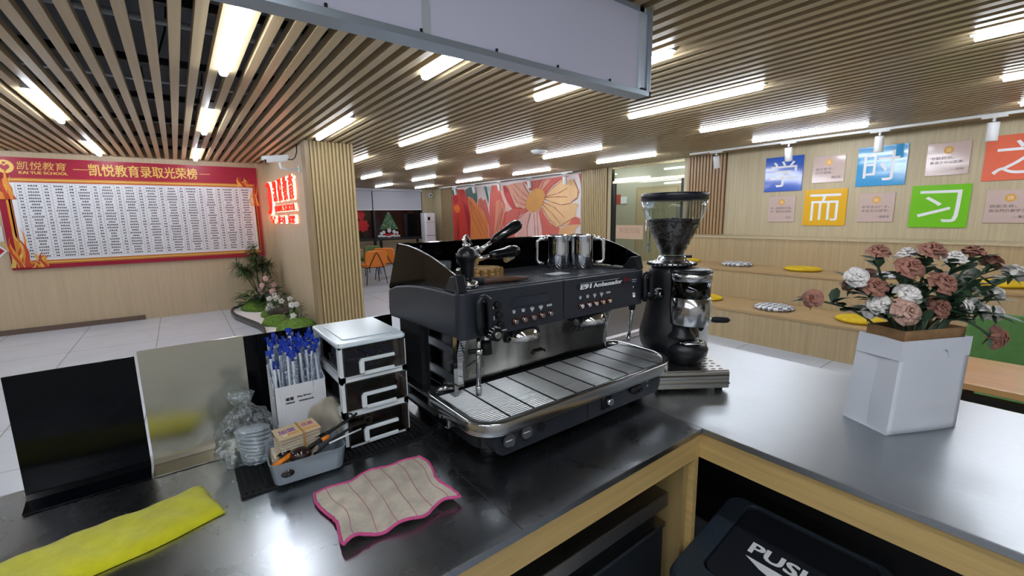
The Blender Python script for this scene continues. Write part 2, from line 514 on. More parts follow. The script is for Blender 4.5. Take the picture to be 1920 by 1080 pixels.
k_ = 0
for x in (-1.909, -0.733, 0.345):  # extra unseen tubes continuing the grid, put in to brighten the counter
    for y in (-1.45, -0.1):
        o = dup(L0, (x, y, 2.386), label='extra unseen white linear ceiling light over the service side of the counter, behind the camera')
        o['group'] = 'extra unseen lights behind the counter'
for x, y in ((-1.909, 2.85), (-1.909, 5.25), (-1.909, 7.8), (-2.987, 5.25), (-2.987, 7.8)):  # unseen tubes added to lift the left wall and floor
    o = dup(L0, (x, y, 2.386), label='unseen white linear ceiling light added beyond the left edge of the photo')
    o['group'] = 'added unseen lights left of the photo'
for x, y in ((7.7, 4.6), (7.7, 6.2), (8.5, 5.2), (8.5, 7.0)):
    o = dup(L0, (x, y, 2.55), label='white linear light on the corridor ceiling behind the glass door')
    o['group'] = 'corridor lights'
# --- tiered bench
tb = thing('tiered_bench', 'three step oak seating bench along the right wall under the posters', 'bench', (5.9, 1.5, 0))
YA, YB = -2.45, 4.25
build('lower_step', MB().box((5.09, YA, 0), (7.09, YB, 0.345)), M_bench, tb)
build('lower_tread', MB().box((5.075, YA, 0.345), (5.9, YB, 0.37)), M_tread, tb)
build('middle_step', MB().box((5.86, YA, 0.37), (7.09, YB, 0.715)), M_bench, tb)
build('middle_tread', MB().box((5.845, YA, 0.715), (6.62, YB, 0.74)), M_tread, tb)
build('upper_step', MB().box((6.6, YA, 0.74), (7.09, YB, 1.11)), M_bench, tb)
build('upper_ledge', MB().box((6.585, YA, 1.11), (7.09, YB, 1.135)), M_wall, tb)
o = build('wall_socket', MB().box((6.585, 3.92, 0.95), (6.599, 4.02, 1.03), 0).box((6.582, 3.945, 0.97), (6.586, 3.965, 1.01), 1), [M_white, mat('socket_grey', '#9a9c9c', 0.5)])
tag(o, 'white double wall socket on the upper bench riser beside the grinder', 'socket')
# cushions
M_yel = mat('cushion_yellow', '#d8b61e', 0.8, noise=(18, 18, 18), amt=0.15, bump=(40, 40, 40), bst=0.4)
def tri_mat():
    m = mat('cushion_triangles', '#d8dadb', 0.85)
    nt = m.node_tree; b = nt.nodes['Principled BSDF']
    tc = nt.nodes.new('ShaderNodeTexCoord'); mp = nt.nodes.new('ShaderNodeMapping')
    mp.inputs['Rotation'].default_value = (0, 0, 0.8); mp.inputs['Scale'].default_value = (1, 1.4, 1)
    ck = nt.nodes.new('ShaderNodeTexChecker'); ck.inputs['Scale'].default_value = 17
    ck.inputs['Color1'].default_value = lin('#dfe1e1'); ck.inputs['Color2'].default_value = lin('#767b84')
    nt.links.new(tc.outputs['Object'], mp.inputs[0]); nt.links.new(mp.outputs[0], ck.inputs['Vector'])
    nt.links.new(ck.outputs['Color'], b.inputs['Base Color'])
    return m
M_tri = tri_mat()
def cushion(x, y, z, m, label, r=0.2):
    prof = [(0.0, 0.0), (r * 0.9, 0.002), (r * 0.98, 0.012), (r, 0.024), (r * 0.97, 0.036), (r * 0.85, 0.045), (r * 0.5, 0.05), (0.02, 0.046), (0.0, 0.043)]
    t = thing('seat_cushion', label, 'cushion', (x, y, z), 0, 'round seat cushions on the tiered bench')
    build('pad', MB().lathe(prof, 28), m, t, world=False)
    build('piping', MB().tube([(r * math.cos(2 * PI * k / 28), r * math.sin(2 * PI * k / 28), 0.024) for k in range(28)], 0.006, 6, closed=True), m, t, world=False)
    return t
cushion(6.28, 3.75, 0.74, M_yel, 'yellow round cushion on the middle step, half hidden by the grinder')
cushion(6.3, 2.98, 0.74, M_tri, 'grey triangle patterned cushion on the middle step, clear of the flowers')
cushion(6.3, 2.15, 0.74, M_yel, 'yellow round cushion on the middle step between the grinder and the roses')
cushion(6.3, 1.33, 0.74, M_tri, 'grey patterned cushion on the middle step glimpsed between the rose blooms')
cushion(6.3, 0.47, 0.74, M_yel, 'yellow round cushion on the middle step behind the rightmost roses', 0.22)
c1 = cushion(5.44, 2.95, 0.37, M_yel, 'yellow round cushion on the lowest step just right of the grinder')
build('care_label', MB().box((-0.16, -0.13, 0.002), (-0.13, -0.10, 0.006)), M_white, c1, world=False)
cushion(5.42, 2.11, 0.37, M_tri, 'grey and white triangle patterned cushion on the lowest step')
cushion(5.42, 1.30, 0.37, M_yel, 'yellow round cushion on the lowest step beside the paper bag')
MUR = [('red', [(12.4,2.17),(12.04,2.33),(11.66,2.31),(11.43,2.06),(11.34,1.45),(11.42,0.3),(12.4,0.3)]),
 ('crim', [(11.75,1.96),(11.49,1.77),(11.36,1.41),(11.44,0.3),(11.56,1.32),(11.7,1.68)]),
 ('crim', [(12.33,2.12),(12.09,2.15),(12.02,1.97),(12.21,1.88),(12.39,2.0)]),
 ('crim', [(12.14,1.46),(12.03,1.08),(11.98,0.3),(12.1,0.3),(12.21,1.18)]),
 ('redor', [(12.33,1.79),(12.23,1.85),(12.12,1.85),(11.98,1.82),(11.93,1.72),(11.99,1.63),(12.13,1.61),(12.27,1.67)]),
 ('green', [(12.4,2.33),(12.06,2.36),(12.07,2.22),(12.33,2.16),(12.4,2.21)]),
 ('green', [(11.61,2.29),(11.33,2.36),(11.02,2.34),(10.93,2.1),(10.95,1.84),(11.15,1.96),(11.35,2.08),(11.52,2.06)]),
 ('orange', [(11.46,1.97),(11.37,2.08),(11.18,2.02),(10.91,1.82),(10.6,1.56),(10.42,1.28),(10.33,0.3),(11.42,0.3),(11.34,1.45)]),
 ('pale', [(10.98,2.34),(10.57,2.33),(10.45,2.08),(10.37,1.74),(10.44,1.83),(10.55,2.0),(10.64,1.94),(10.74,2.03),(10.84,1.98),(10.92,2.01)]),
 ('teal', [(10.57,2.33),(10.44,2.32),(10.34,2.03),(10.36,1.82),(10.45,2.01)]),
 ('paleteal', [(10.44,2.31),(10.21,2.32),(10.22,2.15),(10.28,2.03),(10.37,2.18)]),
 ('coral', [(10.9,2.01),(10.84,1.98),(10.74,2.03),(10.64,1.94),(10.51,1.98),(10.4,1.74),(10.3,1.45),(10.22,0.3),(10.33,0.3),(10.39,1.24),(10.6,1.58),(10.91,1.82)]),
 ('coral2', [(10.19,2.33),(9.84,2.32),(9.71,2.0),(9.58,1.8),(9.57,1.64),(9.66,1.32),(10.0,0.3),(10.22,0.3),(10.33,1.74),(10.28,2.07)]),
 ('salmon', [(9.99,1.89),(9.82,1.94),(9.68,1.84),(9.58,1.64),(9.73,1.28),(10.0,0.87),(10.14,0.88),(10.07,1.32)]),
 ('palep', [(9.84,2.33),(9.63,2.31),(9.64,2.18),(9.54,1.98),(9.32,1.69),(9.55,1.64),(9.58,1.88),(9.71,2.0)]),
 ('peach', [(9.53,2.29),(9.14,2.32),(8.8,2.33),(8.56,2.04),(8.63,1.85),(8.72,1.68),(8.9,1.68),(9.12,1.79),(9.27,2.02)]),
 ('redc', [(9.65,2.26),(9.58,2.3),(9.43,2.22),(9.24,1.93),(9.09,1.71),(8.81,1.67),(8.93,1.61),(9.25,1.66),(9.44,1.82),(9.61,2.06)]),
 ('coral', [(8.8,2.33),(7.69,2.35),(7.1,2.36),(7.43,2.27),(7.69,2.17),(7.95,1.98),(8.11,2.08),(8.51,2.1),(8.65,2.25)]),
 ('peach', [(8.19,2.15),(8.03,2.32),(7.71,2.33),(7.87,2.2),(8.03,2.09)]),
 ('coral', [(9.62,1.56),(9.25,1.68),(8.93,1.65),(8.63,1.7),(8.57,1.6),(8.94,1.51),(9.03,1.36),(9.13,1.19),(9.14,1.07),(9.3,0.3),(9.57,0.3),(9.65,1.24)]),
 ('redc', [(9.82,0.3),(9.64,1.44),(9.55,1.6),(9.45,1.66),(9.55,1.52),(9.61,1.28),(9.61,0.3)]),
 ('pink', [(8.94,1.51),(8.54,1.6),(8.48,1.55),(8.6,1.29),(8.85,1.19),(9.1,1.21),(9.03,1.36)]),
 ('pink', [(9.12,1.19),(8.85,1.17),(8.63,1.3),(8.61,0.3),(9.17,0.3)]),
 ('pink2', [(8.45,1.55),(8.22,1.61),(8.14,1.43),(8.09,1.14),(7.95,0.3),(8.61,0.3),(8.64,1.21)]),
 ('coral', [(8.2,1.58),(8.09,1.68),(8.0,1.52),(7.74,1.27),(7.45,1.2),(7.48,1.1),(7.69,0.3),(7.95,0.3),(8.09,1.22)]),
 ('cream', [(7.92,1.96),(7.69,2.14),(7.38,2.27),(7.01,2.26),(6.93,2.12),(6.85,1.99),(6.89,1.86),(7.0,1.84),(7.09,1.76),(7.38,1.72),(7.69,1.79),(7.99,1.88)]),
 ('cream', [(8.03,1.82),(7.69,1.79),(7.38,1.71),(6.95,1.75),(6.86,1.72),(6.93,1.62),(6.95,1.44),(7.18,1.28),(7.56,1.21),(7.76,1.31),(8.06,1.61)]),
 ('coral', [(7.18,1.27),(7.07,1.38),(6.93,1.45),(6.81,1.41),(6.8,1.28),(6.95,1.28)]),
 ('cream2', [(7.45,1.2),(7.18,1.26),(6.8,1.29),(6.97,1.16),(7.06,0.3),(7.69,0.3)]),
 ('redc', [(6.87,2.37),(6.8,2.37),(6.8,2.22),(6.8,1.99),(6.8,2.1),(6.82,2.23)]),
 ('oc', [(8.66,1.66),(8.69,1.81),(8.6,1.95),(8.51,2.06),(8.28,2.15),(8.03,2.11),(7.95,1.96),(8.03,1.75),(8.22,1.61),(8.45,1.56)]),
 ('green', [(6.8,0.3),(6.8,1.12),(6.8,1.18),(6.8,0.3)]),
 ('oc', [(6.8,1.6),(6.8,1.6),(6.8,1.49)])]
MUL = [[(8.56,2.03),(8.8,2.3)],[(8.6,1.95),(8.92,2.14),(9.17,2.31)],[(8.66,1.85),(8.96,1.97),(9.21,2.21)],[(8.69,1.75),(9.02,1.84),(9.21,2.02)],[(8.51,2.08),(8.62,2.3)],[(8.42,2.13),(8.47,2.32)],[(8.33,2.14),(8.33,2.33)],[(8.22,2.15),(8.16,2.33)],[(8.11,2.13),(7.95,2.34)],[(8.03,2.09),(7.74,2.31)],[(7.97,2.02),(7.48,2.29)],[(7.95,1.96),(7.69,2.12),(7.36,2.27)],[(7.95,1.93),(7.48,1.99),(7.19,2.09)],[(7.98,1.87),(7.69,1.79),(7.38,1.72),(7.09,1.75)],[(7.98,1.91),(7.56,1.91),(7.19,1.89)],[(8.03,1.81),(7.63,1.67),(7.28,1.43)],[(8.04,1.75),(7.69,1.52),(7.43,1.29)],[(8.06,1.68),(7.82,1.4),(7.56,1.26)],[(8.37,1.54),(8.34,1.25),(8.29,0.3)],[(8.25,1.58),(8.23,1.25),(8.15,0.3)],[(8.51,1.55),(8.64,1.25),(8.64,0.3)],[(8.63,1.62),(8.87,1.48),(9.03,1.4)],[(11.32,1.9),(10.93,1.45),(10.48,0.85)],[(11.36,1.94),(11.21,1.45),(10.68,0.84)],[(11.4,1.99),(10.84,1.58),(10.4,1.02)],[(9.78,1.91),(9.72,1.6),(9.99,0.95)],[(9.85,1.89),(9.83,1.57),(10.07,0.91)],[(9.65,1.72),(9.8,1.24)],[(8.81,1.67),(9.12,1.74),(9.28,1.87)],[(8.93,1.63),(9.03,1.36),(9.13,1.19)],[(6.87,1.99),(6.89,1.86),(7.09,1.76)],[(7.01,2.26),(6.85,1.99)],[(6.95,1.44),(7.56,1.2),(7.76,1.31)],[(12.13,1.6),(12.11,1.22),(12.29,0.3)],[(12.25,1.88),(12.38,2.05)],[(11.98,1.83),(11.74,2.09)],[(10.78,1.96),(10.63,1.75),(10.31,1.24)]]
# ================= WALL PIECES =================
MC = dict(red='#c4382a', crim='#a81f2e', redor='#e0702a', green='#3d5f55', orange='#dd8244', pale='#cfc0b8', teal='#3c6668', paleteal='#a9b5b0', coral='#cf6a5e', coral2='#d0665a', salmon='#dd8f74', palep='#e0b3a4', peach='#dda088', redc='#c64d4a', pink='#e2aca4', pink2='#e5bcb4', cream='#e2b988', cream2='#e0ae7c', oc='#d69a52')
mn = list(MC)
mats = [mat('mural_ground', '#ddd3d0', 0.5)] + [mat('mural_' + k, MC[k], 0.5, noise=(3, 3, 3), amt=0.07) for k in mn] + [mat('mural_line', '#a9604c', 0.6)]
mb = MB().box((7.084, 6.79, 0.28), (7.099, 12.41, 2.415), 0)
for i, (n, poly) in enumerate(MUR):
    x = 7.0835 - 0.0004 * i
    mb.prism(poly, x, x + 0.0003, 'x', 1 + mn.index(n))
for pl in MUL:
    for a, b in zip(pl, pl[1:]):
        d = Vector((b[0] - a[0], b[1] - a[1])); d.normalize(); q = Vector((-d.y, d.x)) * 0.011
        mb.prism([(a[0] + q.x, a[1] + q.y), (a[0] - q.x, a[1] - q.y), (b[0] - q.x * .5, b[1] - q.y * .5), (b[0] + q.x * .5, b[1] + q.y * .5)], 7.0690, 7.0695, 'x', len(mats) - 1)
tag(build('flower_mural', mb, mats), 'large wall mural of coral, cream and orange painted flowers behind the coffee machine', 'mural')

# --- letter and quote cards on the right wall (facing -X)
M_ink = mat('card_ink', '#7a6a66', 0.5)
M_card = mat('card_pink', '#cdb6ae', 0.12, coat=0.3)
M_badge = mat('badge_gold', '#d8a24a', 0.4)
M_lw = mat('card_white', '#eceef0', 0.3)
RD, UD = (0, -1, 0), (0, 0, 1)
def big_card(y0, y1, z0, z1, col, ch, label):
    t = thing('letter_card', label, 'wall card', (7.09, (y0 + y1) / 2, z0))
    build('panel', MB().box((7.086, y1, z0), (7.099, y0, z1)), mat('card_' + col[1:], col, 0.1, coat=0.4), t, bevel=0.002)
    m = MB(); put_text(m, ch, (7.0855, (y0 + y1) / 2, (z0 + z1) / 2), RD, UD, w=(y0 - y1) * 0.72, h=(z1 - z0) * 0.74, bold=0.0)
    build('lettering', m, M_lw, t)
def small_card(y0, y1, z0, z1, ch, lines, who, label):
    t = thing('quote_card', label, 'wall card', (7.09, (y0 + y1) / 2, z0))
    ym = (y0 + y1) / 2
    build('panel', MB().box((7.087, y1, z0), (7.099, y0, z1)), M_card, t, bevel=0.002)
    b = build('badge', MB().prism(arc((ym, z1 - 0.085), 0.042, 0, 345, 22), 7.0855, 7.087, 'x'), M_badge, t)
    m = MB(); put_text(m, ch, (7.0852, ym, z1 - 0.085), RD, UD, h=0.045)
    build('badge_lettering', m, mat('badge_cream', '#efdcae', 0.4), t)
    m = MB()
    for i, ln in enumerate(lines):
        put_text(m, ln, (7.0865, y0 - 0.035, z1 - 0.172 - 0.048 * i), RD, UD, w=min(0.285, 0.04 * len(ln)), h=0.033, anchor='l', bold=0.012)
    put_text(m, who, (7.0865, y1 + 0.04, z0 + 0.065), RD, UD, w=0.034 * len(who), h=0.03, anchor='r', bold=0.012)
    build('lettering', m, M_ink, t)
big_card(3.03, 2.53, 1.78, 2.27, '#2f5fc4', '学', 'glossy dark blue card with a white character, top row beside the slat panel')
small_card(2.41, 2.04, 1.87, 2.22, '智', ['读万卷书。', '行万里路。'], '—顾炎武', 'small pink quote card between the dark blue and the sky blue cards')
big_card(1.91, 1.42, 1.79, 2.275, '#3f9fd8', '时', 'glossy sky blue card with a white character, top row')
small_card(1.25, 0.89, 1.87, 2.235, '信', ['书犹药也。', '善读之可以医愚。'], '—刘向', 'small pink quote card between the sky blue and the orange red cards')
big_card(0.78, 0.28, 1.78, 2.25, '#ea7458', '之', 'glossy orange red card with a white character, cut by the right edge of the photo')
small_card(2.95, 2.59, 1.34, 1.71, '智', ['早一刻而百日花。', '开一卷有众益明。'], '—范立', 'small pink quote card below the dark blue card, nearest the slat panel')
big_card(2.48, 1.98, 1.29, 1.78, '#e8b32a', '而', 'glossy yellow card with a white character, lower row')
small_card(1.85, 1.49, 1.34, 1.70, '毅', ['非学无以广才。', '非志无以成学。'], '—诸葛亮', 'small pink quote card between the yellow and the green cards')
big_card(1.34, 0.84, 1.275, 1.765, '#77c82a', '习', 'glossy bright green card with a white character, lower row')
small_card(0.72, 0.36, 1.33, 1.68, '德', ['倘能生存。', '我当然仍要学习。'], '—鲁迅', 'small pink quote card right of the green card, under the orange red card')

# --- honour board on the left wall (facing -Y)
M_bred = mat('board_red', '#9c1b35', 0.35, noise=(1.5, 1, 1.5), amt=0.15)
M_gold = mat('board_gold', '#d9b25a', 0.35)
M_gold2 = mat('board_ochre', '#d98a32', 0.4)
M_dkred = mat('board_crimson', '#7d0f22', 0.4)
hb = thing('honour_board', 'wide red and gold honour roll board with a white table of names', 'notice board', (-0.3, 8.64, 0.87))
build('panel', MB().box((-1.80, 8.63, 0.87), (1.17, 8.658, 2.345)), M_bred, hb)
build('table_sheet', MB().box((-1.68, 8.624, 0.985), (1.09, 8.63, 2.02)), mat('sheet_white', '#dfe0e4', 0.4), hb)
mb = MB()
X0, X1, Z0, Z1 = -1.63, 1.055, 1.02, 2.0
nr = 24
ws = [0.85, 1.6] * 11
tot = sum(ws); xs = [X0]
for w in ws: xs.append(xs[-1] + (X1 - X0) * w / tot)
for x in xs: mb.box((x - 0.0014, 8.6232, Z0), (x + 0.0014, 8.624, Z1))
for r in range(nr + 1):
    z = Z0 + (Z1 - Z0) * r / nr
    mb.box((X0, 8.6232, z - 0.0012), (X1, 8.624, z + 0.0012))
build('table_grid', mb, mat('grid_line', '#7d7f88', 0.6), hb)
mb = MB()
for r in range(nr):
    z = Z0 + (Z1 - Z0) * (r + 0.5) / nr
    for c in range(22):
        a, b = xs[c], xs[c + 1]; w = (b - a) * (RND.uniform(.3, .55) if c % 2 == 0 else RND.uniform(.4, .8))
        m_ = (a + b) / 2
        n_ = max(2, int(w / 0.019))
        for q in range(n_):
            xx = m_ - w / 2 + w * q / n_
            mb.box((xx, 8.6228, z - 0.009), (xx + w / n_ * 0.8, 8.6232, z + RND.uniform(.005, .009)))
build('table_entries', mb, mat('entry_ink', '#45454f', 0.6), hb)
mb = MB()
for z0, z1, m_ in ((2.045, 2.065, 0), (2.03, 2.04, 1), (2.07, 2.078, 1), (0.945, 0.965, 0), (0.93, 0.938, 1), (0.97, 0.98, 1)):
    mb.box((-1.72, 8.6255, z0), (1.12, 8.63, z1), m_)
for x0, x1, m_ in ((-1.735, -1.69, 1), (-1.712, -1.695, 0), (1.095, 1.125, 1), (1.10, 1.115, 0)):
    mb.box((x0, 8.625, 0.95), (x1, 8.63, 2.06), m_)
build('gold_ribbon', mb, [M_gold, M_gold2], hb)
def flame(mb, cx, cz, sx, sz, seed):
    rr = random.Random(seed)
    for i in range(9):
        a = rr.uniform(-.9, .9); L = rr.uniform(.5, 1.0); bx = rr.uniform(-.25, .45); w = rr.uniform(.08, .16)
        pts = []
        for k in range(7):
            t = k / 6; pts.append((bx + a * .35 * t + .12 * math.sin(5 * t + i), t * L, w * (1 - t) ** .7))
        poly = [(cx + sx * (p[0] - p[2]), cz + sz * p[1]) for p in pts] + [(cx + sx * (p[0] + p[2]), cz + sz * p[1]) for p in pts[::-1][1:]]
        mb.prism(poly, 8.6200 - 0.0003 * i, 8.6202 - 0.0003 * i, 'y', i % 3)
for a_ in ((-1.72, 0.9, 0.24, 0.55, 1), (-1.55, 0.89, 0.22, 0.22, 2), (-1.74, 1.8, 0.16, 0.42, 3), (1.08, 1.72, 0.13, 0.42, 4), (0.93, 2.03, 0.2, 0.17, 5)):
    mb = MB(); flame(mb, *a_)
    build('flame_ornament', mb, [M_gold, M_gold2, mat('flame_red', '#b8432c', 0.4)], hb)
mb = MB()
put_text(mb, '凯悦教育录取光荣榜', (-0.27, 8.6285, 2.215), (1, 0, 0), UD, w=1.24, h=0.165, bold=0.02)
for x0, x1 in ((-1.05, -0.90), (0.38, 0.52)): mb.box((x0, 8.628, 2.209), (x1, 8.63, 2.217))
build('title_lettering', mb, M_gold, hb)
mb = MB()
put_text(mb, '凯悦教育', (-1.345, 8.6285, 2.24), (1, 0, 0), UD, w=0.46, h=0.11, skew=0.15)
put_text(mb, 'KAI YUE SCHOOL', (-1.34, 8.6285, 2.15), (1, 0, 0), UD, w=0.46, h=0.036, bold=0.03)
build('school_lettering', mb, M_gold, hb)
mb = MB().prism(arc((-1.69, 2.22), 0.085, 0, 350, 30), 8.628, 8.63, 'y', 0)
mb.prism([(-1.69, 2.16), (-1.735, 2.21), (-1.73, 2.245), (-1.705, 2.245), (-1.69, 2.225), (-1.675, 2.245), (-1.65, 2.245), (-1.645, 2.21)], 8.6265, 8.628, 'y', 1)
mb.prism(arc((-1.69, 2.265), 0.016, 0, 340, 14), 8.6265, 8.628, 'y', 1)
build('logo_disc', mb, [M_gold, M_bred], hb)
tag(build('wall_notice', MB().box((-2.1, 8.652, 1.25), (-1.825, 8.659, 1.45)), mat('notice_white', '#d9d6da', 0.5)), 'white paper notice at the left edge beside the honour board', 'notice')
mb = MB().prism([(-1.93, 1.255), (-1.81, 1.13), (-1.93, 1.005), (-2.05, 1.13)], 8.65, 8.659, 'y', 0)
mb.prism([(-1.93, 1.225), (-1.838, 1.13), (-1.93, 1.035), (-2.022, 1.13)], 8.648, 8.65, 'y', 1)
tag(build('diamond_sign', mb, [M_white, mat('diamond_red', '#b3202c', 0.4)]), 'red diamond sign with a white rim at the left edge below the paper notice', 'sign')

# --- lit channel letters on the pillar (facing -X)
M_neon = mat('sign_face', '#ff3b28', 0.4, emit=('#ff2a18', 0.55))
M_halo = mat('sign_halo', '#fff2dc', 0.4, emit=('#ffe9c8', 1.8))
sg = thing('lit_sign', 'glowing red channel letter sign with a white halo on the pillar side', 'sign', (1.35, 7.7, 1.43))
f_, h_ = MB(), MB()
def chan(body, org, w, h, bold, x=1.325):
    put_text(f_, body, (x, org[0], org[1]), RD, UD, w=w, h=h, bold=bold, depth=0.012)
    put_text(h_, body, (1.353, org[0] + 0.0, org[1]), RD, UD, w=w + 0.02, h=h + 0.015, bold=bold + 0.01, depth=0.004)
for i, ch in enumerate('凯悦教育'): chan(ch, (8.0 - 0.41 * i, 1.93), 0.30, 0.33, 0.015)
chan('KAIYUE SCHOOL', (7.37, 1.655), 1.5, 0.09, 0.03)
for i, ch in enumerate('早阅课'): chan(ch, (8.4 - 0.74 * i, 1.485), 0.5, 0.11, 0.02)
ring = [(8.58 + 0.22 * math.cos(a), 1.84 + 0.24 * math.sin(a)) for a in [2 * PI * k / 26 for k in range(26)]]
f_.tube([(1.32, y, z) for y, z in ring], 0.035, 6, closed=True); h_.tube([(1.35, y, z) for y, z in ring], 0.045, 6, closed=True)
f_.prism([(8.58, 1.68), (8.70, 1.86), (8.66, 1.94), (8.58, 1.9), (8.50, 1.94), (8.46, 1.86)], 1.31, 1.325, 'x'); f_.prism(arc((8.58, 1.985), .04, 0, 340, 12), 1.31, 1.325, 'x')
build('letter_faces', f_, M_neon, sg); build('halo_backing', h_, M_halo, sg)

# --- surveillance cameras and access point
cm = thing('surveillance_camera', 'white bullet camera on a bracket above the glowing red sign', 'camera', (1.1, 6.3, 2.1))
T = Matrix.Translation((1.1, 6.3, 2.235)) @ Matrix.Rotation(math.radians(-7), 4, 'Y')
build('body', MB(T).box((-0.13, -0.04, -0.036), (0.12, 0.04, 0.036)), M_white, cm, bevel=0.012)
build('sun_hood', MB(T).prism([(-0.05, -0.0), (-0.05, 0.042), (0.05, 0.042), (0.05, 0.0), (0.046, 0), (0.046, 0.038), (-0.046, 0.038), (-0.046, 0)], -0.165, 0.13, 'x'), M_white, cm)
build('lens', MB(T).cyl((-0.145, 0, -0.004), (-0.125, 0, -0.004), 0.034, n=18), M_gloss, cm)
build('bracket', MB().tube([(1.13, 6.3, 2.20), (1.14, 6.3, 2.13), (1.2, 6.3, 2.115), (1.355, 6.3, 2.125)], [0.022, 0.02, 0.014, 0.014], 8).cyl((1.34, 6.3, 2.125), (1.36, 6.3, 2.125), 0.045, n=16), M_white, cm)
build('cable', MB().tube([(1.22, 6.3, 2.24), (1.27, 6.28, 2.235), (1.3, 6.25, 2.26), (1.32, 6.22, 2.33), (1.32, 6.2, 2.42)], 0.007, 6), M_black, cm)
cm = thing('dome_camera', 'small white ball camera on the far wall beside the window', 'camera', (6.99, 13.74, 2.2))
build('body', MB().ball((6.99, 13.70, 2.23), 0.075).cyl((6.99, 13.72, 2.24), (6.99, 13.8, 2.24), 0.06), M_white, cm)
build('lens', MB().ball((6.96, 13.635, 2.225), 0.03), M_gloss, cm)
tag(build('access_point', MB().lathe([(0, -0.04), (0.09, -0.035), (0.12, -0.015), (0.125, 0.0)], 28, c=(4.33, 5.0, 2.42)), M_white), 'white round access point on the slat ceiling between two lights', 'access point')

# --- track lights
def spot(loc, tilt, label, group):
    t = thing('track_spotlight', label, 'spotlight', loc, 0, group)
    build('adapter', MB().box((-0.02, -0.09, -0.018), (0.02, 0.09, 0.0)).cyl((0, 0, -0.018), (0, 0, -0.06), 0.012, n=10), M_white, t, world=False)
    T = Matrix.Translation((0, 0, -0.07)) @ Matrix.Rotation(tilt, 4, 'Y')
    b = build('barrel', MB(T).lathe([(0.0, 0.012), (0.042, 0.01), (0.045, -0.0), (0.045, -0.17), (0.038, -0.172), (0.036, -0.12), (0, -0.12)], 20), M_white, t, world=False)
    build('heat_vent', MB(T).lathe([(0.0, 0.016), (0.038, 0.014), (0.038, 0.0)], 20), M_black, t, world=False)
    return t
tr = build('light_track', MB().box((6.60, -2.4, 2.395), (6.635, 3.98, 2.42)), M_white)
tag(tr, 'white lighting track under the ceiling in front of the letter cards', 'track')
for y, lb in ((3.55, 'white track spotlight before the slat panel left of the letter cards'), (2.56, 'white track spotlight over the dark blue card'), (1.60, 'white track spotlight overlapping the sky blue card'), (0.70, 'white track spotlight nearest the right edge, over the orange red card')):
    spot((6.617, y, 2.395), math.radians(-14 if y > 2 else -3), lb, 'spotlights above the letter cards')
tr = build('light_track', MB().box((6.88, 6.85, 2.395), (6.915, 12.9, 2.42)), M_white)
tag(tr, 'white lighting track under the ceiling in front of the flower mural', 'track')
for y, n_ in ((11.9, 'farthest'), (10.85, 'second farthest'), (9.6, 'middle one'), (8.35, 'second nearest'), (7.12, 'nearest, over the cream petals,')):
    spot((6.897, y, 2.395), math.radians(-12), f'small white track spotlight before the flower mural, {n_} of the five', 'spotlights above the mural')

# --- light box sign hung over the counter, seen from its back
lb = thing('light_box_sign', 'long white light box sign hanging over the counter, seen from behind', 'sign', (-0.3, 1.4, 2.04))
build('back_panel', MB().box((-2.6, 1.372, 2.062), (1.89, 1.376, 2.42)), mat('panel_lavender', '#c9c9dc', 0.35), lb)
build('front_panel', MB().box((-2.6, 1.436, 2.06), (1.89, 1.44, 2.42)), M_white, lb)
mb = MB().box((-2.6, 1.36, 2.04), (1.89, 1.44, 2.052)).box((-2.6, 1.36, 2.052), (1.89, 1.364, 2.062)).box((1.878, 1.36, 2.04), (1.89, 1.44, 2.42)).box((1.862, 1.362, 2.05), (1.878, 1.372, 2.40)).box((-2.6, 1.366, 2.40), (1.89, 1.44, 2.42))
build('frame', mb, mat('frame_alu', '#9aa5ae', 0.35, 0.5), lb)
build('end_post', MB().box((1.80, 1.366, 2.062), (1.83, 1.372, 2.42)).box((1.83, 1.362, 2.062), (1.838, 1.372, 2.42)), mat('post_pale', '#c6d2da', 0.3, 0.3), lb)
build('joint_strip', MB().box((0.695, 1.368, 2.062), (0.725, 1.372, 2.42)), mat('strip_pale', '#cdd6dd', 0.3, 0.4), lb)
mb = MB()
for x in (-0.1, 0.40, 0.69, 0.985, 1.285, 1.60):
    build('screw', MB().cyl((x, 1.366, 2.062), (x, 1.366, 2.074), 0.005, n=8), M_blackm, lb)
build('latch', MB().box((1.812, 1.354, 2.064), (1.85, 1.366, 2.069)), M_blackm, lb)

# ================= FAR END OF THE ROOM =================
def blind(x0, x1, label):
    t = thing('roller_blind', label, 'blind', ((x0 + x1) / 2, 13.76, 1.74))
    mb = MB()
    n = 10
    for i in range(n):
        z0 = 1.76 + (2.33 - 1.76) * i / n; z1 = 1.76 + (2.33 - 1.76) * (i + 1) / n
        mb.box((x0, 13.755, z0), (x1, 13.76, z0 + (z1 - z0) * .62), 0); mb.box((x0, 13.758, z0 + (z1 - z0) * .62), (x1, 13.761, z1), 1)
    build('slats', mb, [mat('blind_white', '#c9ccd6', 0.6), mat('blind_grey', '#b7bac6', 0.6)], t)
    build('bottom_rail', MB().box((x0, 13.748, 1.735), (x1, 13.765, 1.762)), M_white, t)
    build('head_box', MB().prism([(13.70, 2.34), (13.68, 2.37), (13.69, 2.41), (13.79, 2.41), (13.79, 2.33)], x0 - .01, x1 + .01, 'x'), mat('blind_box', '#d5d8e0', 0.35), t)
blind(3.3, 4.97, 'half lowered white blind on the left window pane, cut by the pillar')
blind(5.0, 6.66, 'half lowered white blind on the right window pane')
M_fu = mat('papercut_red', '#c01824', 0.5)
mb = MB()
for cx, cz, r in ((4.60, 1.60, 0.15), (4.66, 1.26, 0.19)):
    pts = [(cx + (r + 0.025 * math.cos(8 * a)) * math.cos(a), cz + (r + 0.025 * math.cos(8 * a)) * math.sin(a)) for a in [2 * PI * k / 48 for k in range(48)]]
    mb.prism(pts, 13.865, 13.869, 'y')
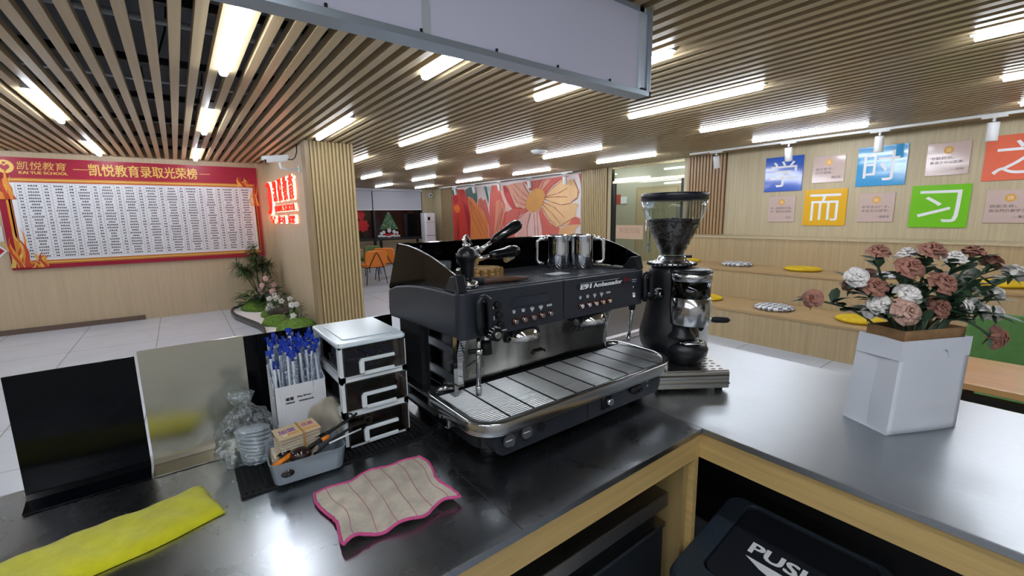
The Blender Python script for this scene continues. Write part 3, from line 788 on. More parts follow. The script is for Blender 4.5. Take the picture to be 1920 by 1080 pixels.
tag(build('window_cling', mb, M_fu), 'red round paper cut decoration on the dark left window pane', 'decoration')
ct = thing('window_cling', 'christmas tree window decoration standing on white snow with presents', 'decoration', (5.52, 13.86, 0.88))
mb = MB(); rr = random.Random(3)
pts = [(5.52, 1.70)]
for i in range(8): w = 0.05 + 0.037 * i; z = 1.66 - 0.07 * i; pts += [(5.52 + w + .03, z - .04), (5.52 + w - .01, z - .05)]
pl = pts + [(2 * 5.52 - p[0], p[1]) for p in pts[1:][::-1]]
mb.prism(pl, 13.864, 13.869, 'y', 0)
for i in range(60):
    t_ = rr.random() ** .6; w = .28 * t_; x, z = 5.52 + rr.uniform(-w, w), 1.68 - .56 * t_
    mb.ball((x, 13.864, z), 0.012, 6, 4, 1 if i % 3 else 2)
build('tree', mb, [mat('cling_green', '#3f6b4d', 0.6), mat('cling_pale', '#c6d8c2', 0.6), mat('cling_gold', '#d8c46a', 0.6)], ct)
mb = MB()
for i in range(14): mb.ball((5.17 + .052 * i, 13.862, .90 + rr.uniform(-.01, .02)), (.05, .004, .035), 8, 6)
for x, z, r in ((5.25, 0.99, .055), (5.33, 1.03, .06), (5.52, 1.08, .07), (5.68, 1.04, .06), (5.78, 1.0, .055), (5.72, .96, .05)): mb.ball((x, 13.862, z), (r, .004, r), 10, 6)
build('snow', mb, mat('cling_white', '#dfe3e6', 0.6), ct)
mb = MB()
for x, z, w in ((5.40, .95, .08), (5.48, .94, .09), (5.55, .96, .08), (5.74, .95, .06)): mb.box((x - w / 2, 13.855, z - .03), (x + w / 2, 13.86, z + .04))
build('presents', mb, M_fu, ct)
# high bar under the window
bt = thing('bar_table', 'long dark bar table under the far window', 'table', (4.6, 13.4, 0))
build('table_top', MB().box((2.9, 13.2, 0.80), (6.36, 13.72, 0.85)), mat('bar_dark', '#1d1b1d', 0.35), bt)
for x in (3.3, 4.84, 5.02, 6.25): build('leg', MB().box((x - .035, 13.3, 0), (x + .035, 13.37, 0.80)), M_blackm, bt)
ac = thing('air_conditioner', 'white tall floor standing air conditioner in the far corner', 'air conditioner', (6.6, 13.2, 0))
build('body', MB().prism(rrect(6.40, 13.02, 6.80, 13.38, 0.07), 0, 1.63), mat('ac_white', '#d9d7dc', 0.3), ac, bevel=0.01)
build('display', MB().box((6.50, 13.008, 1.40), (6.58, 13.02, 1.50)), M_gloss, ac)
build('air_outlet', MB().box((6.43, 13.01, 0.9), (6.77, 13.022, 0.915)).box((6.43, 13.01, 1.33), (6.77, 13.022, 1.338)), M_grey, ac)

# chairs
def lounge_chair(name, label, m, loc, rz, vback=True):
    t = thing(name, label, 'chair', loc, rz, 'padded cafe chairs')
    def bk(u, v):
        x = -.25 + .5 * u
        r = 1 - (abs(2 * u - 1) ** 4) * .25
        return (x, .19 + .06 * v + .03 * (1 - (2 * u - 1) ** 2), .46 + .32 * v * r)
    mb = MB(); P = rrect(-.25, .46, .25, .80, .09)
    mb.prism(P, 0, .05, 'y', M=Matrix.Translation((0, .08, 0)) @ Matrix.Rotation(math.radians(-10), 4, 'X') @ Matrix.Translation((0, 0.06, 0)))
    build('backrest', mb, m, t, world=False, bevel=.015, seg=3)
    build('seat', MB().prism(rrect(-.25, -.25, .25, .26, .09), .40, .46), m, t, world=False, bevel=.02, seg=3)
    fr = build('seat_frame', MB().tube([(-.2, -.2, .39), (.2, -.2, .39), (.2, .22, .39), (-.2, .22, .39)], .011, 6, closed=True), M_blackm, t, world=False)
    for sx, sy in ((-1, -1), (1, -1), (1, 1), (-1, 1)):
        build('leg', MB().cyl((sx * .19, sy * .2, .39), (sx * .24, sy * .26, 0), .011, .009, 8), M_blackm, t, world=False)
    if vback:
        build('back_support', MB().tube([(-.17, .26, .39), (-.04, .325, .68), (0, .335, .73), (.04, .325, .68), (.17, .26, .39)], .010, 6), M_blackm, t, world=False)
    return t
M_or = mat('seat_orange', '#dd7c28', 0.55, noise=(30, 30, 30), amt=.08)
M_gr = mat('seat_green', '#54813f', 0.6, noise=(40, 40, 40), amt=.1)
M_gr2 = mat('seat_olive', '#5c7446', 0.6)
lounge_chair('padded_chair', 'orange padded chair with its back turned and a black V support', M_or, (3.47, 9.85, 0), math.radians(180))
lounge_chair('padded_chair', 'second orange padded chair half hidden behind the coffee machine', M_or, (4.05, 10.5, 0), math.radians(150))
lounge_chair('padded_chair', 'green padded chair behind the orange ones below the far window', M_gr2, (3.95, 11.6, 0), math.radians(195), False)
lt = thing('cafe_table', 'small wooden cafe table beside the orange chairs at the far end', 'table', (3.1, 10.9, 0))
build('table_top', MB().prism(rrect(2.7, 10.45, 3.5, 11.25, .08), .72, .75), mat('table_wood', '#b98650', 0.35, noise=(4, 40, 4), amt=.15), lt)
build('pedestal', MB().cyl((3.1, 10.85, 0.02), (3.1, 10.85, .72), .035).lathe([(0.25, 0), (.25, .015), (.05, .04)], 24, c=(3.1, 10.85, 0)), M_blackm, lt)
# green chair and table at the right edge
lounge_chair('padded_chair', 'large green chair at the right edge behind the wooden table', M_gr, (3.03, -.02, 0), math.radians(-90), False)
gt = bpy.data.objects['padded_chair.003']
gt.location = (3.36, 0.09, 0.0); gt.scale = (1.12, 1.12, 1.15)
wt = thing('wooden_table', 'light wooden table with black legs beyond the steel counter at the right edge', 'table', (2.85, -.2, 0))
build('table_top', MB().prism(rrect(2.6, -.8, 3.1, .42, .1), .72, .75), mat('table_birch', '#c89f68', 0.25, noise=(30, 3, 30), amt=.12, coat=.4), wt, bevel=.004)
for x, y in ((2.66, .27), (3.04, .27), (2.66, -.65), (3.04, -.65)):
    build('leg', MB().box((x - .025, y - .025, 0), (x + .025, y + .025, .72)), M_black, wt)
build('under_frame', MB().box((2.64, -.62, .66), (2.68, .25, .69)).box((3.02, -.62, .66), (3.06, .25, .69)), M_black, wt)
# ================= PLANTING BED =================
bed = thing('planting_bed', 'curved planting bed of white gravel with a dark rim by the pillar', 'planting bed', (1.0, 7.2, 0))
ctrl = [(1.35, 8.62), (1.0, 8.6), (0.72, 8.5), (0.58, 8.28), (0.53, 8.0), (0.55, 7.65), (0.64, 7.2), (0.73, 6.8), (0.76, 6.5), (0.73, 6.1), (0.68, 5.85), (0.72, 5.65), (0.85, 5.6), (1.32, 5.6)]
build('gravel', MB().prism(ctrl + [(1.32, 5.83), (1.35, 6.03)], 0.0, 0.055), mat('gravel_white', '#dfdfdd', 0.85, bump=(60, 60, 60), bst=.6), bed)
build('rim', MB().prism(ctrl + [(x + (.025 if i < 13 else 0), y + (-.02 if i < 3 else (.02 if i > 10 else 0))) for i, (x, y) in list(enumerate(ctrl))[::-1]], 0, .09), mat('rim_dark', '#3b3c40', 0.5), bed)
M_moss = mat('moss_green', '#5d7f2c', 0.9, noise=(25, 25, 25), amt=.4, bump=(60, 60, 60), bst=1.0)
def moss(x, y, rx, ry, h, label, sd):
    mb = MB(); mb.ball((x, y, .05), (rx, ry, h), 28, 12, jit=.05, seed=sd)
    for v in mb.v: v.z = max(v.z, .056)
    tag(build('moss_mound', mb, M_moss), label, 'moss', 'moss mounds in the planting bed')
moss(.98, 8.1, .3, .35, .17, 'largest bright moss mound under the feathery plant', 1)
moss(1.1, 7.35, .25, .3, .13, 'middle moss mound beside the driftwood', 2)
moss(1.02, 6.75, .23, .3, .12, 'flat moss mound on the white gravel near the curved rim', 3)
moss(1.12, 6.2, .24, .32, .15, 'nearest moss mound just above the black splash panel', 4)
M_fern = mat('fern_green', '#46603a', 0.7, noise=(6, 6, 6), amt=.3)
M_stem = mat('stem_green', '#5b6a45', 0.7)
def quad_leaf(mb, p, d, L, w, droop=.3, mi=0):
    d = Vector(d).normalized(); s = d.cross(Vector((0, 0, 1)))
    if s.length < 1e-3: s = Vector((1, 0, 0))
    s.normalize(); n = s.cross(d)
    p = Vector(p); vs = []
    for t, ww in ((0, .15), (.35, 1), (.7, .8), (1, .03)):
        c = p + d * L * t - Vector((0, 0, 1)) * droop * L * t * t
        vs += [c - s * w * ww * .5 , c - n * w * .12 * ww, c + s * w * ww * .5]
    fs = []
    for j in range(3):
        for k in range(2): fs.append((j * 3 + k, j * 3 + k + 1, j * 3 + k + 4, j * 3 + k + 3))
    mb.add(vs, fs, mi, True)
fp = thing('feathery_plant', 'tall feathery green plant with needle tufts in front of the board corner', 'plant', (1.0, 8.3, .05))
rr = random.Random(5)
tops = [((1.0, 8.3, .2), (.83, 8.25, .55), (.70, 8.2, .80)), ((1.02, 8.32, .2), (.98, 8.3, .6), (.96, 8.28, 1.08)), ((1.03, 8.3, .2), (1.06, 8.3, .55), (1.08, 8.3, .86)), ((1.0, 8.28, .2), (.90, 8.25, .5), (.85, 8.22, .7)), ((1.03, 8.3, .2), (1.1, 8.28, .5), (1.17, 8.25, .8)), ((1.0, 8.3, .2), (.98, 8.3, .55), (.98, 8.3, .9))]
ms, ml = MB(), MB()
for a, b, c in tops:
    ms.tube([(a[0], a[1], .06), a, b, c], [.014, .012, .009, .004], 6)
    for k in range(140):
        t = rr.uniform(.35, 1.0); p = Vector(b).lerp(Vector(c), t)
        a_, e_ = rr.uniform(0, 2 * PI), rr.uniform(-.5, .9)
        quad_leaf(ml, p, (math.cos(a_) * math.cos(e_) - .4, math.sin(a_) * math.cos(e_), math.sin(e_)), rr.uniform(.12, .25), .014, .25)
build('stems', ms, M_stem, fp); build('foliage', ml, M_fern, fp, recalc=False)
def leaf_shrub(name, label, cat, x, y, n, R, H, L, w, m, sd, flowers=None):
    rr = random.Random(sd)
    t = thing(name, label, cat, (x, y, .05))
    mb, mt = MB(), MB()
    fl = []
    for k in range(n):
        a, r = rr.uniform(0, 2 * PI), R * rr.random() ** .6; h = H * rr.uniform(.3, 1) * (1 - .4 * r / R)
        p = (x + r * math.cos(a), y + r * math.sin(a), .05 + h)
        quad_leaf(mb, p, (math.cos(a), math.sin(a), rr.uniform(-.2, .9)), L * rr.uniform(.7, 1.3), w, .4)
        if k % 4 == 0: mt.tube([(x + .3 * r * math.cos(a), y + .3 * r * math.sin(a), .05), p], .005, 5)
        fl.append(p)
    build('foliage', mb, m, t, recalc=False); build('stems', mt, M_stem, t)
    if flowers:
        fm, cnt, zf = flowers
        for p in fl[:cnt]:
            q = MB()
            for j in range(5):
                a = 2 * PI * j / 5
                q.ball((p[0] - .03 + .022 * math.cos(a), p[1] - .05 + .01 * math.sin(a), p[2] + zf + .022 * math.sin(a)), (.02, .008, .02), 8, 6)
            build('blossom', q, fm, t)
    return t
M_dkg = mat('leaf_dark', '#354733', 0.6)
M_mdg = mat('leaf_mid', '#4d6a3e', 0.6)
leaf_shrub('broadleaf_shrub', 'broad leaved green shrub at the foot of the feathery plant', 'plant', .93, 8.2, 90, .2, .36, .2, .06, M_mdg, 21)
leaf_shrub('orchid_plant', 'dark leaved orchid with a cluster of pink blossoms', 'plant', 1.08, 7.8, 110, .15, .55, .14, .05, M_dkg, 22, (mat('petal_pink', '#d9b3b6', 0.6), 12, .1))
leaf_shrub('white_flower_shrub', 'wispy grey green shrub dotted with white blossoms', 'plant', 1.09, 7.1, 130, .17, .45, .1, .022, mat('leaf_grey', '#5d6a52', 0.7), 23, (mat('petal_white', '#e4e4e0', 0.6), 11, .03))
leaf_shrub('wiry_shrub', 'small wiry shrub with white blossoms nearest the slatted pillar', 'plant', 1.14, 6.35, 80, .12, .38, .09, .02, mat('leaf_grey', '#5d6a52', 0.7), 24, (mat('petal_white', '#e4e4e0', 0.6), 4, .03))
tag(build('driftwood', MB().tube([(.95, 6.95, .14), (1.02, 6.85, .2), (1.1, 6.75, .18), (1.16, 6.6, .27), (1.2, 6.5, .34)], [.05, .06, .055, .04, .015], 8).tube([(1.05, 6.8, .2), (1.08, 6.95, .28), (1.05, 7.05, .33)], [.04, .025, .008], 7).tube([(.9, 6.9, .12), (.98, 6.75, .12), (1.1, 6.6, .14)], [.02, .045, .02], 7), mat('driftwood_dark', '#3a3029', 0.8, bump=(30, 30, 30), bst=.6)), 'dark twisted piece of driftwood lying among the white flowers', 'driftwood')
tag(build('flat_stone', MB().ball((1.0, 7.3, .16), (.09, .12, .04), 14, 8, jit=.04), mat('stone_pale', '#b9bab6', 0.8)), 'pale flat stone lying on the moss mounds', 'stone')

# ================= COUNTERS =================
M_topL = mat('worktop_steel', '#a0a4a7', 0.29, 1.0, noise=(2, 300, 1), amt=.04, bump=(3, 260, 1), bst=.012, detail=3)
def scuffs(m, base):
    nt = m.node_tree; b = nt.nodes['Principled BSDF']
    tc = nt.nodes.new('ShaderNodeTexCoord'); ns = nt.nodes.new('ShaderNodeTexNoise'); mr = nt.nodes.new('ShaderNodeMapRange')
    ns.inputs['Scale'].default_value = 9; ns.inputs['Detail'].default_value = 6; ns.inputs['Distortion'].default_value = .6
    mr.inputs[1].default_value = .3; mr.inputs[2].default_value = .7; mr.inputs[3].default_value = base - .02; mr.inputs[4].default_value = base + .04
    nt.links.new(tc.outputs['Object'], ns.inputs['Vector']); nt.links.new(ns.outputs[0], mr.inputs[0]); nt.links.new(mr.outputs[0], b.inputs['Roughness'])
scuffs(M_topL, .27)
M_topR = mat('worktop_steel_side', '#adb1b4', 0.36, 1.0, noise=(300, 2, 1), amt=.04, bump=(260, 3, 1), bst=.012, detail=3)
wl = thing('steel_worktop', 'dark brushed steel worktop under the coffee machine', 'worktop', (0, 1.0, .86))
build('plate', MB().box((-1.6, .595, .862), (1.1185, 1.405, .88)), M_topL, wl, bevel=.0015)
build('weld_seam', MB().box((.468, .597, .8799), (.470, 1.40, .8803)), mat('seam_grey', '#6c6f70', 0.5, 1.0), wl)
wr = build('steel_worktop', MB().box((1.1205, -1.6, .862), (1.93, 1.405, .88)), M_topR, bevel=.0015)
tag(wr, 'bright brushed steel worktop carrying the grinder and the paper bag', 'worktop')
cb = thing('counter_cabinet', 'oak counter carcass under the dark steel worktop', 'counter', (0, 1.0, 0))
build('apron', MB().box((-1.6, .606, .785), (1.112, .626, .86)), M_apron, cb)
build('side_panel', MB().box((1.088, .626, 0), (1.108, 1.36, .785)), mat('side_oak', '#9c8658', 0.45, noise=(40, 40, 2), amt=.14), cb)
build('front_panel', MB().box((-1.6, 1.36, 0), (1.112, 1.38, .86)), M_bench, cb)
cb = thing('counter_cabinet', 'oak counter carcass with an open dark bay under the bright steel worktop', 'counter', (1.5, 0, 0))
build('apron', MB().box((1.13, -1.6, .785), (1.15, 1.36, .86)), M_apronY, cb)
build('end_post', MB().box((1.112, .606, 0), (1.13, .64, .86)), M_apronY, cb)
build('front_panel', MB().box((1.88, -1.6, 0), (1.90, 1.38, .86)), M_bench, cb)
build('end_panel', MB().box((1.15, 1.36, 0), (1.88, 1.38, .86)), M_bench, cb)
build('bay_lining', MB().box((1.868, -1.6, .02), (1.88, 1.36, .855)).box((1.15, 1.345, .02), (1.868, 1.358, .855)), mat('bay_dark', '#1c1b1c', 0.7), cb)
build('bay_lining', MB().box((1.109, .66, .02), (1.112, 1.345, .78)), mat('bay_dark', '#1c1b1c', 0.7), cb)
fr = thing('undercounter_fridge', 'stainless topped dark refrigerator under the oak apron', 'refrigerator', (.6, .95, 0))
build('top', MB().box((-.3, .65, .635), (1.056, 1.3, .68)), mat('fridge_top', '#a09b94', 0.36, 1.0, noise=(6, 30, 1), amt=.2), fr, bevel=.003)
build('body', MB().box((-.3, .69, .08), (1.05, 1.3, .635)), mat('fridge_dark', '#3a3d42', 0.35, .6), fr)
for x0, x1 in ((-.29, .36), (.37, 1.045)):
    d = build('door', MB().box((x0, .655, .1), (x1, .69, .575)), mat('fridge_door', '#2c3036', 0.3, .5), fr, bevel=.004)
    build('handle_rail', MB().box((x0, .648, .578), (x1, .685, .59)), M_steel, d)
for x, y in ((-.2, .75), (.95, .75), (-.2, 1.2), (.95, 1.2)): build('foot', MB().cyl((x, y, 0), (x, y, .08), .025), M_blackm, fr)
# bin
M_bin = mat('bin_plastic', '#29323b', 0.45, bump=(120, 120, 120), bst=.12)
bn = thing('waste_bin', 'dark blue grey waste bin with a PUSH flap in the open bay', 'bin', (1.17, .38, 0))
build('body', MB().prism([(1.03, 0), (1.33, 0), (1.36, .44), (1.0, .44)], .19, .59, 'y'), M_bin, bn, bevel=.02)
fl = lambda x: .50 + (x - 1.0) * .21
mb = MB()
o_ = rrect(.985, .175, 1.36, .61, .04, 4); i_ = rrect(1.06, .215, 1.345, .545, .025, 4)
n = len(o_)
vs = [(x, y, .44) for x, y in o_] + [(x, y, fl(x) - .02) for x, y in o_] + [(x * .96 + 1.17 * .04, y * .96 + .39 * .04, fl(x)) for x, y in o_] + [(x, y, fl(x)) for x, y in i_] + [(x, y, fl(x) - .03) for x, y in i_]
fs = []
for L in range(4):
    for k in range(n): fs.append((L * n + k, L * n + (k + 1) % n, (L + 1) * n + (k + 1) % n, (L + 1) * n + k))
mb.add(vs, fs, 0, False)
build('lid_frame', mb, M_bin, bn, bevel=.006)
vs = []
for x, y in i_: vs.append((x, y, fl(x) - .008))
mb = MB(); q = [((x - 1.2025) * .965 + 1.2025, (y - .38) * .965 + .38) for x, y in i_]
n = len(q)
mb.add([(x, y, fl(x) - .03) for x, y in q] + [(x, y, fl(x) - .006) for x, y in q], [tuple(range(n))[::-1], tuple(range(n, 2 * n))] + [(k, (k + 1) % n, n + (k + 1) % n, n + k) for k in range(n)])
flap = build('flap', mb, mat('flap_plastic', '#1a1d24', 0.5), bn)
mb = MB()
nx = Vector((1, 0, .21)).normalized()
def FP(x, y): return (x, y, fl(x) - .005)
put_text(mb, 'PUSH', FP(1.205, .39), (0, -1, 0), nx, w=.17, h=.038, bold=.03)
a = [FP(1.17, .475), FP(1.172, .305), FP(1.152, .36), FP(1.142, .395), FP(1.15, .43)]
mb.add([Vector(p) + Vector((0, 0, .001)) for p in a], [(0, 1, 2, 3, 4)])
build('lettering', mb, M_white, flap, recalc=False)
# ================= ESPRESSO MACHINE =================
em = thing('espresso_machine', 'large dark two group espresso machine on the steel worktop', 'coffee machine', (.89, 1.05, .88))
M_em = mat('machine_charcoal', '#2b2f37', 0.38, bump=(260, 260, 260), bst=.06)
M_emf = mat('machine_front', '#282c34', 0.34, bump=(260, 260, 260), bst=.05)
M_smoke = thin('smoked_screen', '#3c3c42', 0.05)
M_mirror = mat('mirror_steel', '#a9abac', 0.07, 1.0)
M_bs = mat('backsplash_steel', '#b9b8b2', 0.22, 1.0)
M_icon = mat('icon_white', '#c3c8cc', 0.5)
M_rub = mat('black_rubber', '#0c0d0f', 0.55)
YF, ZB, ZT = .912, 1.177, 1.293
# housing: side cheeks with an arched top, back and roof under the cup tray
arch = [(.945, 1.293), (1.03, 1.295), (1.096, 1.294), (1.168, 1.290), (1.25, 1.279), (1.30, 1.262)]
side = [(.93, ZB), (1.30, ZB), (1.305, 1.20)] + arch[::-1] + [(.925, 1.293)]
SHL = Matrix.Identity(4); SHL[0][1] = -.072; SHL[0][3] = .072 * 1.305
SHR = Matrix.Identity(4); SHR[0][1] = .03; SHR[0][3] = -.03 * 1.305
mb = MB()
mb.prism(side, .502, .545, 'x', M=SHL); mb.prism(side, 1.24, 1.283, 'x', M=SHR)
mb.box((.545, .95, ZB), (1.24, 1.28, 1.285)); mb.box((.545, 1.27, ZB), (1.24, 1.305, 1.26))
hs = build('housing', mb, M_em, em, bevel=.006)
# rounded front corners + two front panels
for x0, x1, lf in ((.529, .8835, True), (.8865, 1.272, False)):
    r = .022
    if lf: poly = [(x1, .95)] + [(x1, YF)] + [(x0 + r, YF)] + [(x0 + r - r * math.sin(math.radians(a)), YF + r - r * math.cos(math.radians(a))) for a in (15, 30, 45, 60, 75, 90)]
    else: poly = [(x0, .95), (x0, YF), (x1 - r, YF)] + [(x1 - r + r * math.sin(math.radians(a)), YF + r - r * math.cos(math.radians(a))) for a in (15, 30, 45, 60, 75, 90)]
    fp_ = build('front_panel', MB().prism(poly, ZB - .004, ZT, 'z', sm=False), M_emf, em, bevel=.003)
    if lf: fpL = fp_
    else: fpR = fp_
# corner caps where the side glass ends
for x0 in (.5295, 1.242):
    build('corner_cap', MB().prism([(.918, 1.294), (.99, 1.294), (.955, 1.335), (.93, 1.338)], x0, x0 + .03, 'x'), M_black, em, bevel=.004)
# smoked screens
curve = [(.932, 1.338), (.99, 1.36), (1.043, 1.377), (1.107, 1.392), (1.171, 1.402), (1.222, 1.405)]
sidep = [(.945, 1.296), (1.03, 1.298), (1.096, 1.297), (1.168, 1.293), (1.25, 1.282), (1.302, 1.266)]
for x in (.506, 1.275):
    SH = SHL if x < .8 else SHR
    g = build('side_screen', MB(SH).prism(curve + [(1.232, 1.404)] + sidep[::-1], x, x + .004, 'x'), M_smoke, em)
    build('screen_rim', MB(SH).tube([(x + .002, y, z) for y, z in curve], .0022, 6), M_steel, g)
build('back_screen', MB().prism([(1.225, 1.405), (1.231, 1.407), (1.306, 1.262), (1.298, 1.262)], .51, 1.275, 'x'), M_smoke, em)
# cup tray
mb = MB().box((.545, .932, 1.285), (1.245, 1.262, 1.290), 1)
for i in range(26):
    y = .94 + i * .0125; mb.box((.55, y, 1.290), (1.24, y + .005, 1.2945), 0)
for i in range(36):
    x = .555 + i * .0195; mb.box((x, .938, 1.290), (x + .003, 1.256, 1.294), 0)
build('cup_grid', mb, [mat('grid_dark', '#7d8086', 0.28, .85), M_blackm], em)
build('tray_edge', MB().box((.53, .924, 1.291), (1.26, .932, 1.297)), mat('tray_edge', '#6d7178', 0.3, .8), em)
build('tray_label', MB().box((.93, 1.0, 1.2946), (1.0, 1.05, 1.2952)), M_icon, em)
# controls
def rbutton(x, z, par):
    b = build('dose_button', MB().cyl((x, YF + .002, z), (x, YF - .006, z), .0105, .0095, 16, 1).cyl((x, YF - .006, z), (x, YF - .010, z), .0075, .006, 14, 0), [M_chrome, mat('copper_ring', '#7d5346', 0.25, 1.0)], par)
def icon(mb, x, z, i):
    y0, y1 = YF - .0006, YF
    if i == 4:
        for q in (-.007, 0, .007): mb.box((x + q - .0025, y0, z), (x + q + .0025, y1, z + .006))
    else:
        w = .0055 + .001 * i
        mb.prism([(x - w, z + .004), (x + w, z + .004), (x + w * .5, z - .003), (x - w * .5, z - .003)], y0, y1, 'y')
        mb.box((x - w, y0, z + .0055), (x + w * .6, y1, z + .0068))
        if i > 1: mb.box((x - .0012, y0, z - .008), (x + .0012, y1, z - .003))
mb = MB()
for i in range(5):
    rbutton(.70 + .032 * i, 1.199 + .001 * i, fpL); icon(mb, .698 + .032 * i, 1.224, i)
for z in (1.273, 1.267): mb.box((.597, YF - .0006, z - .001), (.625, YF, z + .001))
mb.box((.628, YF - .0006, 1.243), (.632, YF, 1.25)); mb.box((.629, YF - .0006, 1.213), (.634, YF, 1.224)); mb.box((.634, YF - .0006, 1.186), (.640, YF, 1.196))
mb.box((.645, YF - .0006, 1.180), (.672, YF, 1.183))
build('icons', mb, M_icon, fpL)
mb = MB()
for i in range(5):
    rbutton(.955 + .032 * i, 1.207, fpR); icon(mb, .953 + .032 * i, 1.231, i)
mb.box((1.20, YF - .0006, 1.262), (1.225, YF, 1.264)); mb.box((1.203, YF - .0006, 1.255), (1.222, YF, 1.257))
build('icons', mb, M_icon, fpR)
for z, r_ in ((1.237, .005), (1.214, .006), (1.206, .005)):
    build('indicator', MB().cyl((1.208, YF + .001, z), (1.208, YF - .005, z), r_, n=12), M_chrome, fpR)
for x, z in ((.641, 1.252), (.646, 1.225), (.650, 1.198)):
    build('round_knob', MB().cyl((x, YF, z), (x, YF - .012, z), .0105, .009, 18), M_rub, fpL)
dp = rrect(.682, 1.236, .832, 1.264, .0135, 5)
build('display', MB().tube([(x, YF - .0003, z) for x, z in dp], .0011, 5, closed=True).prism(dp, YF - .0005, YF + .001, 'y', 1), [M_black, mat('display_dark', '#2a2f38', 0.12)], fpL)
lbp = rrect(.937, 1.255, 1.192, 1.276, .009, 4)
lp = build('name_plate', MB().prism(lbp, YF - .0012, YF, 'y', 0).box((.95, YF - .0016, 1.2742), (1.13, YF - .0012, 1.2752), 1), [mat('plate_dark', '#20242c', 0.25), M_icon], fpR)
mb = MB(); put_text(mb, 'E91', (.976, YF - .0013, 1.2645), (1, 0, 0), UD, w=.045, h=.0135, bold=.05, skew=.2)
put_text(mb, 'Ambassador', (1.078, YF - .0013, 1.2645), (1, 0, 0), UD, w=.135, h=.0135, bold=.03)
build('lettering', mb, M_lw, lp)
build('red_badge', MB().prism(rrect(1.152, 1.261, 1.187, 1.2735, .004, 3), YF - .0018, YF - .001, 'y'), mat('badge_red', '#5d1e22', 0.3), lp)
# steam levers: a looped black grip on the face with a chrome knob
def lever(xc, par, right):
    pts = []
    for a in range(0, 181, 20): pts.append((xc + .0165 * math.cos(math.radians(a)), YF - .014, 1.262 + .018 * math.sin(math.radians(a))))
    pts = [(xc + .018, YF - .012, 1.185), (xc + .018, YF - .016, 1.22)] + pts + [(xc - .016, YF - .016, 1.22), (xc - .010, YF - .012, 1.185)]
    g = build('steam_lever', MB().tube(pts, .0085, 8).box((xc - .014, YF - .008, 1.19), (xc + .014, YF + .002, 1.262), 1), [M_black, M_gloss], par)
    kx = xc + .026 if not right else xc + .047
    kz = 1.183 if not right else 1.205
    build('steam_knob', MB().cyl((kx - (.014 if not right else .045), YF - .004, kz), (kx, YF - .016, kz), .011, .017, 14).cyl((kx, YF - .016, kz), (kx, YF - .034, kz), .019, .017, 18).cyl((kx, YF - .034, kz), (kx, YF - .040, kz), .010, .009, 14, 1), [M_gloss, M_chrome], g)
    mb = MB()
    for a in range(60, 200, 28):
        mb.box((kx + .0188 * math.cos(math.radians(a)) - .001, YF - .032, kz + .0188 * math.sin(math.radians(a)) - .001), (kx + .0188 * math.cos(math.radians(a)) + .001, YF - .02, kz + .0188 * math.sin(math.radians(a)) + .001))
    build('knob_marks', mb, M_icon, g)
lever(.592, fpL, False); lever(1.268, fpR, True)
# centre body
build('body', MB().box((.56, 1.04, .93), (1.215, 1.30, ZB), 0), M_blackm, em)
build('side_mirror', MB().box((.548, .985, .985), (.56, 1.155, ZB), 0), M_mirror, em)
build('side_mirror', MB().box((1.215, 1.04, .985), (1.227, 1.155, ZB), 0), M_mirror, em)
for x in (.535, 1.215): build('rear_column', MB().box((x, 1.155, .93), (x + .027, 1.30, ZB)), M_blackm, em)
build('skirt', MB().box((.51, .96, .925), (.555, 1.28, .985)), M_mirror, em, bevel=.006); build('skirt', MB().box((1.22, 1.06, .925), (1.26, 1.28, .985)), M_mirror, em, bevel=.006)
# backsplash
T = Matrix.Translation((0, 1.03, 1.003)) @ Matrix.Rotation(math.radians(14), 4, 'X')
bp_ = [(1.033, 1.003), (1.0365, 1.02), (1.038, 1.038), (1.0375, 1.055), (1.035, 1.075), (1.030, 1.095), (1.0225, 1.118), (1.012, 1.145), (.999, 1.177)]
bs = build('backsplash', MB().prism(bp_ + [(y + .006, z) for y, z in bp_[::-1]], .60, 1.205, 'x', sm=True), M_bs, em)
for x0, x1 in ((.578, .603), (1.203, 1.211)):
    build('splash_frame', MB().prism([(y - .010, z) for y, z in bp_] + [(y + .008, z) for y, z in bp_[::-1]], x0, x1, 'x'), M_chrome, em, bevel=.003)
mb = MB(Matrix.Translation((0, 1.034, 1.003)))
mb.tube([(.862, -.002, .038), (.872, -.002, .048), (.91, -.002, .048), (.915, -.002, .040)], .003, 6)
build('slot_handle', mb, M_blackm, em)
mb = MB(); q = Vector((1.085, 1.0245, 1.096)); e = Vector((0, -.36, .93))
put_text(mb, 'FAEMA', q, (1, 0, 0), e, w=.135, h=.026, bold=.03, depth=.002, skew=.25)
build('lettering', mb, mat('emboss_steel', '#77797a', 0.2, 1.0), bs)
q = Vector((.645, 1.034, 1.045))
build('oval_badge', MB(Matrix.Translation(q) @ Matrix.Rotation(math.radians(14), 4, 'X')).tube([(.03 * math.cos(2 * PI * k / 24), 0, .017 * math.sin(2 * PI * k / 24)) for k in range(24)], .002, 5, closed=True), M_steel, bs)
# group heads
for gx in (.757, 1.045):
    prof = [(.012, .048), (.038, .046), (.052, .034), (.056, .018), (.057, .006), (.054, 0.0), (.03, -.003), (0, -.003)]
    M_ = Matrix.Translation((gx, .955, 1.128)) @ Matrix.Rotation(math.radians(-10), 4, 'X') @ Matrix.Diagonal((1.0, .95, .9, 1))
    g = build('group_head', MB(M_).lathe(prof, 32), M_chrome, em)
    build('group_neck', MB().box((gx - .03, .96, 1.13), (gx + .03, 1.03, 1.176)), M_blackm, g)
